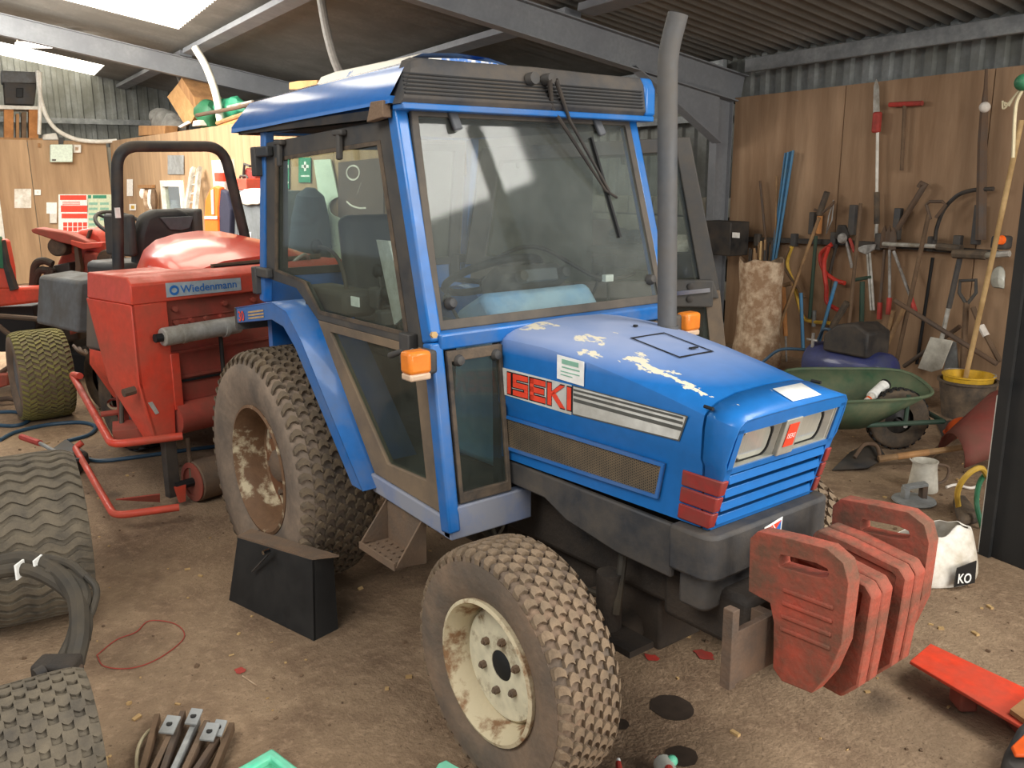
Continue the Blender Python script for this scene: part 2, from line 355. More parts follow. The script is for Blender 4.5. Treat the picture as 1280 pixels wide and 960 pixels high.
# ================================================================== the shed
m = MB(); m.box(-19, 9, -9, 6.2, -.12, 0); floor = struct(m.build('floor', 'dirt_floor'))
m = MB()
for i in range(420):                                                    # crumbs, chips and small stones
    x, y = random.uniform(-3, 3), random.uniform(-2.2, 3.4); r = random.choice((.004, .005, .006, .008, .011))
    a = random.uniform(0, PI); m.obox((x, y, r*.35), (r*random.uniform(1, 3.2), r*1.2, r*.8), (math.cos(a), math.sin(a), .15*random.uniform(-1, 1)))
o = m.build('grit', 'bamboo', floor); o['kind'] = 'stuff'
m = MB()
for i in range(480):
    x, y = random.uniform(-3, 3), random.uniform(-2.2, 3.4); r = random.choice((.004, .005, .006, .009))
    a = random.uniform(0, PI); m.obox((x, y, r*.3), (r*random.uniform(1, 2.2), r*1.5, r), (math.cos(a), math.sin(a), .3*random.uniform(-1, 1)), (-math.sin(a), math.cos(a), .3))
o = m.build('soil_crumb', 'old_handle', floor); o['kind'] = 'stuff'
# red spray marks on the ground (flat print)
m = MB()
for (u, v, rx, ry) in ((880, 818, .05, .03), (815, 822, .035, .02), (300, 838, .028, .022), (822, 752, .03, .015)):
    c = G(u, v, .003); m.add([c]+[c+V((rx*a*random.uniform(.6, 1.2), ry*b*random.uniform(.6, 1.2), 0)) for a, b in circ(14)], [(0, i+1, (i+1) % 14+1) for i in range(14)])
m.build('paint_mark', 'red_tool', floor)
m = MB()
for (u, v, rx, ry) in ((840, 884, .075, .07), (852, 945, .05, .05), (775, 905, .03, .03)):
    c = G(u, v, .002); m.add([c]+[c+V((rx*a*random.uniform(.95, 1.04), ry*b*random.uniform(.92, 1.04), 0)) for a, b in circ(24)], [(0, i+1, (i+1) % 24+1) for i in range(24)])
m.build('oil_stain', 'oil_stain', floor)
# corrugated sheet: trapezoid ribs running along z
def ribs(m, P, u, v, n, w, h, pitch=.2, dep=.035):
    prof = []; x = 0
    while x < w-1e-6:
        for a, b in ((0, 0), (.45, 0), (.55, 1), (.9, 1), (1.0, 0)):
            if x+a*pitch <= w+1e-6 and (not prof or x+a*pitch > prof[-1][0]+1e-6): prof.append((x+a*pitch, b*dep))
        x += pitch
    P, u, v, n = V(P), V(u), V(v), V(n)
    m.grid([[P+u*a+n*b for a, b in prof], [P+u*a+n*b+v*h for a, b in prof]])
# --- long tool wall: blocks below, cladding above, plywood to the right of the post
wall_right = sroot('wall_right')
for i in range(-7, 11):
    m = MB(); ribs(m, W(i*1.0, -.16, 1.45), WD, (0, 0, 1), WN, 1.0, 1.5); m.build('cladding_sheet', 'cladding', wall_right)
blk = None
m = MB(); m.obox(W(2.5, -.12, .76), (17, .08, 1.5), WD, WN); m.build('mortar', 'concrete', wall_right)
for r in range(7):
    for k in range(0, 15):
        s = .12+k*.45+(.22 if r % 2 else 0)
        if blk is None:
            m = MB(); m.box(-.215, .215, -.05, .05, -.1, .1); blk = m.build('concrete_block', 'concrete', wall_right, bevel=.008); src = blk
            o = blk
        else: o = src.copy(); COL.objects.link(o); o.parent = wall_right; o.name = 'concrete_block'
        mt = Matrix((WD, WN, V((0, 0, 1)))).transposed().to_4x4(); mt.translation = W(s, -.055+random.uniform(-.004, .004), .11+r*.216); o.matrix_local = mt
for a, b in ((0.02, 1.36), (1.37, 2.71), (2.72, 4.0), (4.01, 5.3)):
    m = MB(); p = [W(-a, -.02, 0), W(-b, -.02, 0), W(-b, -.02, 2.49), W(-a, -.02, 2.49)]; m.prism(p, WN*.022); m.build('plywood_sheet', 'plywood_dark', wall_right)
m = MB(); m.beam(W(.2, .02, 2.32), W(6, .02, 2.32), .05, .07); m.build('cladding_rail', 'beam_galv', wall_right)
m = MB(); m.beam(W(-.18, .03, 2.775), W(-6, .03, 2.775), .06, .13); m.build('eaves_beam', 'beam_galv', wall_right, bevel=.008)
m = MB(); m.beam(W(.12, .03, 2.81), W(7, .03, 2.81), .06, .12); m.build('eaves_beam', 'beam_galv', wall_right, bevel=.008)
def ibeam(m, p, q, w, h, up, t=.012):
    up = V(up); d = (V(q)-V(p)).normalized(); up = (up-d*up.dot(d)).normalized()
    m.beam(p, q, t, h, up); m.beam(V(p)+up*(h/2), V(q)+up*(h/2), w, t, up); m.beam(V(p)-up*(h/2), V(q)-up*(h/2), w, t, up)
m = MB(); ibeam(m, W(.06, .10, 0), W(.06, .10, 2.75), .10, .20, WN); m.build('steel_post', 'beam_grey', wall_right)
# --- end wall with plywood, notices
wall_left = sroot('wall_left')
EN = -WD                                                                # faces +s direction of the room
def E(d, o, z): return EO + WN*d - WD*o + V((0, 0, z))
for k in range(4):
    a = .01+k*1.22; m = MB(); m.prism([E(a, 0, 0), E(a+1.21, 0, 0), E(a+1.21, 0, 2.40), E(a, 0, 2.40)], EN*.02); m.build('plywood_sheet', 'plywood', wall_left)
m = MB(); m.prism([E(-.5, -.04, 0), E(9, -.04, 0), E(9, -.04, 2.3), E(-.5, -.04, 2.3)], EN*-.05); m.build('backing_panel', 'concrete', wall_left)
for i in range(-4, 9):
    m = MB(); ribs(m, E(i*1.0, -2.2, 2.0), WN, (0, 0, 1), EN, 1.0, 2.6); m.build('cladding_sheet', 'cladding', wall_left)
m = MB(); m.beam(E(-3.5, -2.1, 2.85), E(8, -2.1, 2.85), .07, .1); m.build('cladding_rail', 'beam_galv', wall_left)
d1 = struct(MB().prism([E(1.88, .03, 0), E(2.86, .03, 0), E(2.86, .03, 1.98), E(1.88, .03, 1.98)], EN*.04).build('door_1', 'grey_panel'))
m = MB(); m.ring([E(1.74, .02, 0), E(3.0, .02, 0), E(3.0, .02, 2.1), E(1.74, .02, 2.1)], [E(1.88, .02, -.001), E(2.86, .02, -.001), E(2.86, .02, 1.98), E(1.88, .02, 1.98)], EN*.06); m.build('door_frame', 'white_paint', d1)
# --- office partition (plane y = 2.3)
wall_back = sroot('wall_back')
xs = [-13.5, -12.3, -11.08, -9.86, -8.64, -7.42, -6.2, -4.98, -4.0]
wins = [(-10.72, -9.75, .9, 1.72), (-8.42, -7.72, .9, 1.97)]
for a, b in zip(xs, xs[1:]):
    segs = [(a+.004, b-.004, 0, 2.40)]
    for (x0, x1, z0, z1) in wins:
        new = []
        for (p, q, r, s) in segs:
            if q <= x0 or p >= x1 or s <= z0 or r >= z1: new.append((p, q, r, s)); continue
            if p < x0: new.append((p, x0, r, s))
            if q > x1: new.append((x1, q, r, s))
            l, h = max(p, x0), min(q, x1)
            if z0 > r: new.append((l, h, r, z0))
            if z1 < s: new.append((l, h, z1, s))
        segs = new
    m = MB()
    for (p, q, r, s) in segs: m.box(p, q, 2.30, 2.33, r, s)
    m.build('plywood_sheet', 'plywood', wall_back)
m = MB(); m.box(-4.02, -4.0, 2.33, 5.0, 0, 2.4); m.build('return_panel', 'grey_block', wall_back)
m = MB(); m.box(-13.4, -4.05, 2.4, 2.9, 2.36, 2.40); m.build('timber_top', 'timber', wall_back)
for i, (x0, x1, z0, z1) in enumerate(wins):
    w = sroot('window_%d' % (i+1)); f = .09
    P = lambda x, z: (x, 2.26, z)
    m = MB(); m.ring([P(x0, z0), P(x1, z0), P(x1, z1), P(x0, z1)], [P(x0+f, z0+f), P(x1-f, z0+f), P(x1-f, z1-f), P(x0+f, z1-f)], (0, .09, 0)); m.build('window_frame', 'white_paint', w)
    m = MB(); m.box(x0+f, x1-f, 2.30, 2.306, z0+f, z1-f); m.build('window_pane', 'door_glass', w)
m = MB(); m.box(-11, -7.4, 3.6, 3.65, 0, 2.3); m.build('inner_panel', 'plywood', wall_back)
# --- roof
def RF(s, n_, dz=0): return W(s, n_, 2.92+.18*n_+dz)
ceiling = sroot('ceiling')
RNORM = (V(WN)+V((0, 0, .18))).normalized()
def roofsheet(s0, s1, n0, n1, mt, name):
    prof = []; k = int(round((s1-s0)/.0375))
    for i in range(k+1): prof.append((s0+(s1-s0)*i/k, .018*math.cos(i*PI/2)))
    rows = [[RF(a, nn, b) for a, b in prof] for nn in (n0, (n0+n1)/2, n1)]
    return MB().grid(rows).build(name, mt, ceiling)
for s in range(-6, 17):
    cuts = [(-.2, 11.5, 0)]
    if s in (3, 4, 5): cuts = [(-.2, 4.15, 0), (4.15, 7.6, 1), (7.6, 11.5, 0)]
    if s in (-1, 0, 1): cuts = [(-.2, 4.3, 0), (4.3, 7.4, 1), (7.4, 11.5, 0)]  # unseen rooflight sheets, added to give the cab roof side a reflection
    if s in (11, 12, 13): cuts = [(-.2, 4.5, 0), (4.5, 6.3, 1), (6.3, 11.5, 0)]
    if s == 8: cuts = [(-.2, 4.72, 0), (4.72, 5.75, 1), (5.75, 11.5, 0)]
    if s == 9: cuts = [(-.2, 4.2, 0), (4.2, 4.55, 1), (4.55, 11.5, 0)]
    for a, b, sky in cuts: 
        if sky and s == 8: roofsheet(8.45, 8.72, a, b, 'skylight', 'rooflight_sheet'); roofsheet(8, 8.45, a, b, 'roof_sheet', 'roof_sheet'); roofsheet(8.72, 9, a, b, 'roof_sheet', 'roof_sheet'); continue
        roofsheet(s+.002, s+.998, a, b, 'skylight' if sky else 'roof_sheet', 'rooflight_sheet' if sky else 'roof_sheet')
for n0, n1 in ((1.9, 1.9), (3.65, 3.95), (6.4, 6.6), (8.3, 8.5)):
    for a, b in ((-5.9, -.1), (.1, 6.9), (7.1, 15)):
        f = lambda s: n0+(n1-n0)*max(0, s)/10
        m = MB(); m.beam(RF(a, f(a), -.12), RF(b, f(b), -.12), .07, .18, RNORM); m.build('purlin', 'beam_grey', ceiling, bevel=.006)
for s in (0.0, 7.0):
    m = MB(); ibeam(m, RF(s, -.1, -.33), RF(s, 11, -.33), .13, .26, (0, 0, 1)); m.build('rafter', 'beam_grey', ceiling)
m = MB(); m.prism([W(-.006, .2, 2.05), W(-.006, .2, 2.55), W(-.006, 1.3, 2.72)], WD*.012); m.beam(W(0, .2, 2.05), W(0, 1.3, 2.72), .13, .012, (0, 0, 1)); m.build('haunch', 'beam_grey', ceiling)
# ================================================================== wheels
def tyre(parent, c, ax, R, Wd, rr, rows, nth, lug_w, lug_t, curve, lh, side_mt, tread_mt, alt=True, name='tyre', wave=False):
    ax = V(ax).normalized(); c = V(c); hw = Wd/2
    def crown(h): t = abs(h)/hw; return R-lh-.045*R*t**4-(.03*R*max(0, t-.8)/.2 if t > .8 else 0)
    prof = [(rr, hw*.80), (rr+.012, hw*.86), (rr+(R-rr)*.35, hw*.985), (rr+(R-rr)*.55, hw*1.0), (rr+(R-rr)*.75, hw*.985), (R-lh-.075*R, hw*.95)]
    cr = [(crown(hw*t), hw*t) for t in (.86, .7, .45, .2, 0)]
    half = prof+cr; full = half+[(r, -h) for r, h in half[-2::-1]]
    m = MB(); m.lathe([(r, h) for r, h in full], c, ax, 64, closed=False); m.f = m.f[:-2]
    t = m.build(name, side_mt, parent, ang=50)
    x, y, d = basis(ax); m = MB()
    for j, tt in enumerate(rows):
        off = (PI/nth if (alt and j % 2) else 0)
        sgn = 1
        for i in range(nth):
            th = 2*PI*i/nth+off; fr, bk = [], []
            for q in range(5):
                s = -1+q*.5; h = hw*tt+s*lug_w*Wd/2; h = max(-hw*.97, min(hw*.97, h)); dth = curve*(1-s*s) if not wave else curve*math.sin(s*PI*.5)*(1 if j % 2 else -1)
                k = lug_t*PI/nth*(1-.25*abs(s) if not wave else 1)
                for lst, ang in ((fr, th+dth-k), (bk, th+dth+k)):
                    e = x*math.cos(ang)+y*math.sin(ang); r0 = crown(h); lst.append((c+d*h+e*(r0-.006), c+d*h+e*(r0+lh)))
            vs = [p for a in fr for p in a]+[p for a in bk for p in a]; f = []
            for q in range(4):
                a = q*2; b = 10+q*2
                f += [(a+1, a+3, b+3, b+1), (a, a+2, a+3, a+1), (b, b+1, b+3, b+2)]
            f += [(0, 1, 11, 10), (8, 18, 19, 9)]
            m.add(vs, f)
    td = m.build('tread', tread_mt, t, ang=30); td['kind'] = 'stuff'
    return t
def rim(parent, c, ax, rr, hw, depth, disc_mt, barrel_mt, rh, nb, hub_mt, bolt_r=.011, bc=.6):
    """c = wheel centre, ax = outward; disc recessed by depth from the outer flange"""
    ax = V(ax).normalized(); c = V(c); o = hw*.82
    m = MB(); m.lathe([(rr+.008, o-.012), (rr+.010, o+.006), (rr-.004, o+.008), (rr-.012, o-.01), (rr-.022, o-.04), (rr-.03, o-depth*.55), (rr-.05, o-depth), (rr-.05, -o+.03), (rr-.012, -o), (rr+.008, -o), (rr+.004, -o+.02), (rr-.02, 0)], c, ax, 48, closed=False); m.f = m.f[:-2]
    r = m.build('rim', barrel_mt, parent, ang=40)
    m = MB(); m.lathe([(rr-.045, o-depth-.012), (rr-.06, o-depth+.004), (rr*.62, o-depth+.016), (rh*1.7, o-depth+.022), (rh, o-depth+.02), (rh, o-depth-.03)], c, ax, 48); m.build('disc', disc_mt, r, ang=40)
    m = MB(); m.lathe([(rh*.98, o-depth-.02), (rh*.95, o-depth+.008), (rh*.6, o-depth+.006), (.001, o-depth+.004)], c, ax, 24); m.build('hub', hub_mt, r)
    x, y, d = basis(ax); b0 = None
    for i in range(nb):
        a = 2*PI*i/nb+.3; p = c+d*(o-depth+.02)+(x*math.cos(a)+y*math.sin(a))*(rr*bc)
        m = MB(); m.tube([p-d*.01, p+d*.012], bolt_r, 6); m.tube([p+d*.012, p+d*.02], bolt_r*.55, 6); m.build('wheel_bolt', 'rusty_steel', r)
    return r
# ================================================================== blue tractor (x forward, y to its left)
tr = thing('tractor', 'blue compact tractor with a glazed cab standing in the middle of the shed', 'tractor')
RR, FR, WB = .512, .3566, 1.6626
ROWS_R = (-.86, -.6, -.36, -.12, .12, .36, .6, .86)
for s in (-1, 1):
    w = tyre(tr, (0, s*.505, RR-.008), (0, s, 0), RR, .345, .272, ROWS_R, 54, .11, .46, -s*.034, .017, 'sidewall', 'tread', name='rear_wheel')
    rim(w, (0, s*.505, RR-.008), (0, s, 0), .262, .172, .115, 'rim_cream', 'rim_rust', .09, 8, 'near_black', .012, .5) if False else None
    # rim is a sub-part of the wheel
    ax = V((0, s, 0)); c = V((0, s*.505, RR-.008)); o = .142
    m = MB(); m.lathe([(.278, o-.012), (.281, o+.008), (.268, o+.012), (.258, o-.012), (.244, o-.035), (.236, o-.06), (.232, o-.12), (.205, o-.14), (.205, -.13), (.266, -.14), (.266, -.12)], c, ax, 56); m.f = m.f[:-2]; m.build('rim', 'rim_brown', w, ang=40)
    m = MB(); m.lathe([(.232, o-.145), (.222, o-.125), (.19, o-.118), (.12, o-.112), (.10, o-.10), (.09, o-.10), (.001, o-.10)], c, ax, 48); m.build('disc', 'rim_cream', w, ang=40)
    for i in range(6):
        a = 2*PI*i/6+.2; p = c+ax*(o-.118)+V((math.cos(a), 0, math.sin(a)))*.145; MB().tube([p-ax*.01, p+ax*.02], .013, 6).build('wheel_bolt', 'rusty_steel', w)
    m = MB(); m.lathe([(.075, o-.11), (.07, o-.08), (.05, o-.065), (.001, o-.06)], c, ax, 20); m.build('hub', 'rusty_steel', w)
ROWS_F = (-.88, -.58, -.29, 0, .29, .58, .88)
for s in (-1, 1):
    c = V((WB, s*.583, FR-.006)); ax = V((0, s, 0))
    w = tyre(tr, c, ax, FR, .215, .205, ROWS_F, 46, .135, .52, -s*.034, .013, 'sidewall_front', 'tread_front', name='front_wheel')
    o = .096
    m = MB(); m.lathe([(.208, o-.012), (.211, o+.006), (.200, o+.010), (.192, o-.008), (.178, o-.03), (.172, o-.075), (.165, o-.10), (.165, -.08), (.20, -.09), (.2, -.07)], c, ax, 56); m.f = m.f[:-2]; m.build('rim', 'rim_rust', w, ang=40)
    m = MB(); m.lathe([(.168, o-.085), (.165, o-.062), (.158, o-.055), (.06, o-.052), (.045, o-.054), (.044, o-.075)], c, ax, 48); m.f = m.f[:-1]; m.build('disc', 'disc_cream', w, ang=40)
    m = MB(); m.lathe([(.046, o-.08), (.044, o-.056), (.035, o-.05), (.001, o-.05)], c, ax, 24); m.build('hub', 'near_black', w)
    for i in range(6):
        a = 2*PI*i/6+.35; p = c+ax*(o-.05)+V((math.cos(a), 0, math.sin(a)))*.082
        MB().tube([p-ax*.006, p+ax*.012], .0115, 6).tube([p+ax*.012, p+ax*.018], .006, 6).build('wheel_bolt', 'rusty_steel', w)
# ---- chassis
m = MB(); m.box(.9, 1.9, -.15, .15, .46, .8); m.box(-.25, .95, -.2, .2, .36, .74); m.box(1.85, 2.16, -.17, .17, .44, .6); m.box(1.0, 1.5, -.1, .1, .32, .5)
m.build('engine_and_gearbox', 'chassis', tr, bevel=.02)
m = MB(); m.box(-.13, .13, -.36, .36, .40, .62); m.tube([(0, -.5, RR), (0, .5, RR)], .075, 14); m.build('rear_axle', 'chassis', tr, bevel=.02)
m = MB(); m.tube([(WB, -.47, .34), (WB, -.2, .30), (WB, .2, .30), (WB, .47, .34)], [.045, .055, .055, .045], 12); m.tube([(WB, -.47, .25), (WB, -.46, .47)], .035, 10); m.tube([(WB, .47, .25), (WB, .46, .47)], .035, 10)
m.box(WB-.12, WB+.12, -.10, .10, .26, .46); m.build('front_axle', 'chassis', tr, bevel=.01)
m = MB(); m.tube([(WB-.16, -.44, .36), (WB-.16, .44, .36)], .016); m.tube([(WB-.16, -.44, .36), (WB, -.44, .33)], .018); m.tube([(WB-.16, .44, .36), (WB, .44, .33)], .018); m.build('steering_rod', 'dark_steel', tr)
m = MB(); m.tube(fillet([(1.0, -.20, .45), (1.25, -.24, .42), (1.5, -.22, .45)], .1), .022); m.tube(spline([(1.1, -.24, .62), (1.22, -.3, .5), (1.4, -.27, .45), (1.62, -.2, .42)]), .011); m.tube(spline([(1.2, -.27, .68), (1.24, -.29, .56), (1.17, -.3, .47)]), .005)
m.tube([(1.72, -.2, .62), (1.74, -.25, .42)], .014); m.build('hydraulic_hose', 'hose_black', tr)
m = MB(); m.tube([(1.7, -.24, .36), (1.7, -.24, .54)], .04, 14); m.box(1.6, 1.85, -.3, -.2, .34, .36); m.build('steering_cylinder', 'chassis', tr)
# ---- bonnet
def xs_prof(x, w, zt, z0=.79, wl=.985, k=1.0):
    h = [(-w, z0), (-w-.002, wl-.02), (-w-.012, wl), (-w-.010, zt-.05), (-w-.004, zt-.018), (-w+.012, zt-.002), (-w+.045, zt+.012*k), (-w*.5, zt+.026*k), (0, zt+.03*k)]
    return [V((x, y, z)) for y, z in h]+[V((x, -y, z)) for y, z in h[-2::-1]]
rows = [xs_prof(1.205, .270, 1.205), xs_prof(1.25, .272, 1.212), xs_prof(1.42, .266, 1.21), xs_prof(1.57, .258, 1.198), xs_prof(1.75, .250, 1.172), xs_prof(1.9, .243, 1.145), xs_prof(2.035, .237, 1.118)]
m = MB(); m.grid(rows); n = len(rows[0]); m.add(rows[0], [tuple(range(n))]); m.add(rows[-1], [tuple(range(n))[::-1]])
hood = m.build('bonnet', 'bonnet_paint', tr, ang=32)
def hs(x, z, d=.0):                                                    # on the bonnet's right side
    t = (x-1.25)/(2.035-1.25); y = -(.272+(.237-.272)*t); return V((x, y-(.013 if z > .985 else .003)-d, z))
def decal(pts, mt, d, name='decal', par=None): 
    return MB().prism([hs(x, z, d) for x, z in pts], (0, -.0012, 0)).build(name, mt, par or hood)
m = MB(); Pm = [(1.232, .942), (1.915, .940), (1.895, .834), (1.232, .826)]
m.prism([hs(x, z, .001) for x, z in Pm], (0, -.004, 0)); m.build('mesh_panel', 'mesh_grille', hood)
m = MB(); I = [(1.245, .932), (1.905, .930), (1.887, .843), (1.245, .836)]
m.ring([hs(x, z, .001) for x, z in Pm], [hs(x, z, .001) for x, z in I], (0, -.010, 0)); m.build('mesh_rim', 'blue_side', hood)
m = MB()
for i in range(92):
    for j in range(11):
        x = 1.252+i*.0071; z = .842+j*.0080+(.004 if i % 2 else 0)
        if x < 1.893: p = hs(x, z, .0056); m.add([p+V((-.0024, 0, 0)), p+V((0, 0, -.0026)), p+V((.0024, 0, 0)), p+V((0, 0, .0026))], [(0, 1, 2, 3)])
o = m.build('mesh_holes', 'near_black', hood); o['kind'] = 'stuff'
# side lettering strip
decal([(1.236, 1.101), (1.556, 1.098), (1.556, 1.006), (1.236, 1.012)], 'decal_silver', .0005, 'name_plate')
def strip(x0, x1, a, b): decal([(x0, a), (x1, a-.004), (x1, b-.004), (x0, b)], 'decal_dark', .0022, 'pinstripe')
decal([(1.560, 1.098), (1.990, 1.090), (1.965, 1.016), (1.560, 1.008)], 'decal_dark', .0003, 'stripe_border')
decal([(1.564, 1.095), (1.984, 1.087), (1.962, 1.020), (1.564, 1.012)], 'decal_silver', .0012, 'stripe_panel')
for a, b in ((1.089, 1.083), (1.076, 1.068), (1.060, 1.050)): strip(1.566, 1.976, a, b)
def letter(k, x0, z0, w, h, mt, d, g):                                  # blocky letters from strokes
    S = []; t = h*.24
    q = lambda a, b, c, e: S.append([(x0+a, z0+b), (x0+c, z0+b), (x0+c, z0+e), (x0+a, z0+e)])
    if k == 'I': q(0, 0, t, h)
    if k == 'S': q(0, h-t, w, h); q(0, (h-t)/2, w, (h+t)/2); q(0, 0, w, t); q(0, (h+t)/2-.001, t, h-t+.001); q(w-t, t-.001, w, (h-t)/2+.001)
    if k == 'E': q(0, h-t, w, h); q(0, (h-t)/2, w*.92, (h+t)/2); q(0, 0, w, t); q(0, 0, t, h)
    if k == 'K': q(0, 0, t, h); S.append([(x0+t, z0+h*.42), (x0+t, z0+h*.62), (x0+w-t*1.2, z0+h), (x0+w, z0+h)]); S.append([(x0+t*.9, z0+h*.5), (x0+t*1.8, z0+h*.66), (x0+w+t*.1, z0), (x0+w-t*1.2, z0)])
    m = MB()
    for s in S:
        c = V((sum(p[0] for p in s)/4, sum(p[1] for p in s)/4))
        pts = [(p[0]+g*(1 if p[0] > c.x else -1), p[1]+g*(1 if p[1] > c.y else -1)) for p in s]
        m.prism([hs(x, z, d) for x, z in pts], (0, -.001, 0))
    m.build('letter', mt, hood)
x = 1.262
for k, w in (('I', .017), ('S', .072), ('E', .070), ('K', .075), ('I', .017)):
    letter(k, x-.003 if k != 'I' else x, 1.020, w, .070, 'decal_black', .0022, .0035); letter(k, x, 1.020, w, .070, 'decal_red', .0036, 0); x += w+.011
# small white label with print
decal([(1.493, 1.182), (1.607, 1.177), (1.607, 1.103), (1.493, 1.108)], 'paper_white', .001, 'paper_label')
for a, b, c, e, mt in ((1.515, 1.172, 1.585, 1.158, 'decal_green'), (1.515, 1.150, 1.59, 1.146, 'decal_green'), (1.51, 1.136, 1.59, 1.133, 'decal_green'), (1.51, 1.126, 1.56, 1.123, 'decal_green')): decal([(a, b), (c, b-.002), (c, e-.002), (a, e)], mt, .0024, 'print_line')
# hatch, screws, seam on top
def top(x, y): 
    a = [(1.205, 1.205), (1.25, 1.212), (1.42, 1.21), (1.57, 1.198), (1.75, 1.172), (1.9, 1.145), (2.035, 1.118)]
    for (p, q), (r, s) in zip(a, a[1:]):
        if x <= r: z = q+(s-q)*(x-p)/(r-p); break
    else: z = s
    return V((x, y, z+.0315-.004*abs(y)/.125))
m = MB(); h4 = [(1.60, -.075), (1.60, .075), (1.80, .075), (1.80, -.075)]
m.ring([top(*p)+V((0, 0, .0015)) for p in h4], [top(p[0]+(.006 if p[0] < 1.7 else -.006), p[1]*.93)+V((0, 0, .0015)) for p in h4], (0, 0, .0015)); m.build('hatch_gap', 'near_black', hood)
m = MB(); m.obox(top(1.76, .03)+V((0, 0, .004)), (.012, .03, .004)); m.tube([top(1.5, .05), top(1.5, .05)+V((0, 0, .006))], .008); m.build('hatch_catch', 'near_black', hood)
# ---- nose
def xf(z): return 2.06+.29*(z-.79)
rows = [xs_prof(2.045, .2365, 1.1165, k=.95), xs_prof(2.10, .236, 1.110, k=.5)]
fr = xs_prof(2.14, .2345, 1.104, k=.15); fr = [V((xf(min(p.z, 1.118)) if p.z < 1.12 else xf(1.118), p.y, p.z)) for p in fr]; rows.append(fr)
rows = [[V((min(p.x, xf(p.z) if p.z < 1.0 else 9), p.y, p.z)) for p in r] for r in rows]
m = MB(); m.grid(rows); nose = m.build('nose_cowl', 'bonnet_paint', tr, ang=32, solid=.006)
m = MB(); m.box(2.0, 2.045, -.22, .22, .8, 1.1); m.build('nose_backing', 'near_black', nose)
def nf(y, z, d=0.0): return V((xf(z)+d, y, z))
def frame(y0, y1, z0, z1, t, d, dep, mt, name, par):
    o_ = [nf(y0, z0, d), nf(y1, z0, d), nf(y1, z1, d), nf(y0, z1, d)]; i_ = [nf(y0+t, z0+t, d), nf(y1-t, z0+t, d), nf(y1-t, z1-t, d), nf(y0+t, z1-t, d)]
    return MB().ring(o_, i_, (dep, 0, 0)).build(name, mt, par)
m = MB(); a, b = .236, .214
m.prism([nf(-a, 1.070), nf(a, 1.070), nf(a, 1.092), nf(a-.02, 1.106), nf(-a+.02, 1.106), nf(-a, 1.092)], (-.01, 0, 0)); m.prism([nf(-a, .952), nf(a, .952), nf(a, .968), nf(-a, .968)], (-.01, 0, 0))
for s in (-1, 1): m.prism([nf(s*a, .79), nf(s*b, .79), nf(s*b, 1.08), nf(s*a, 1.08)], (-.012, 0, 0))
m.build('nose_face', 'bonnet_paint', nose)
frame(-.214, .214, .966, 1.072, .006, -.006, -.045, 'silver_panel', 'lamp_surround', nose)
m = MB()
m.prism([nf(-.21, .968, -.045), nf(.21, .968, -.045), nf(.21, 1.07, -.045), nf(-.21, 1.07, -.045)], (-.004, 0, 0))
m.hexa([nf(-.06, .968, -.045), nf(-.04, .968, -.01), nf(.04, .968, -.01), nf(.06, .968, -.045), nf(-.06, 1.07, -.045), nf(-.04, 1.07, -.01), nf(.04, 1.07, -.01), nf(.06, 1.07, -.045)])
for s in (-1, 1): m.hexa([nf(s*.212, .968, -.045), nf(s*.212, .968, -.008), nf(s*.2, .968, -.008), nf(s*.17, .968, -.045), nf(s*.212, 1.07, -.045), nf(s*.212, 1.07, -.008), nf(s*.2, 1.07, -.008), nf(s*.17, 1.07, -.045)])
m.build('lamp_panel', 'silver_panel', nose)
def rrect(cy, cz, w, h, r, d, k=5):
    out = []
    for sx, sy, a0 in ((1, 1, 0), (-1, 1, PI/2), (-1, -1, PI), (1, -1, 1.5*PI)):
        for i in range(k+1):
            a = a0+PI/2*i/k; out.append(nf(cy+sx*(w/2-r)+r*math.cos(a), cz+sy*(h/2-r)+r*math.sin(a), d))
    return out
for s in (-1, 1):
    cy, cz = s*.117, 1.018
    hl = MB().prism(rrect(cy, cz, .132, .092, .03, -.046), (.022, 0, 0)).build('headlight', 'headlight', nose, bevel=.006)
    MB().ring(rrect(cy, cz, .142, .100, .034, -.046), rrect(cy, cz, .130, .090, .03, -.046), (.024, 0, 0)).build('lamp_rim', 'near_black', nose)
m = MB(); m.prism([nf(-.036, .966, -.012), nf(.036, .966, -.012), nf(.036, 1.074, -.012), nf(-.036, 1.074, -.012)], (.016, 0, 0)); bd = m.build('badge', 'silver_panel', nose, bevel=.003)
m = MB(); m.prism([nf(-.022, .992, .005), nf(.022, .992, .005), nf(.022, 1.060, .005), nf(-.022, 1.060, .005)], (.0012, 0, 0)); m.build('badge_red', 'decal_red', nose)
text('ISEKI', 'badge_text', 'paper_white', nose, nf(-.021, 1.018, .0075), (0, 1, 0), (.28, 0, 1), (.0165, .022))
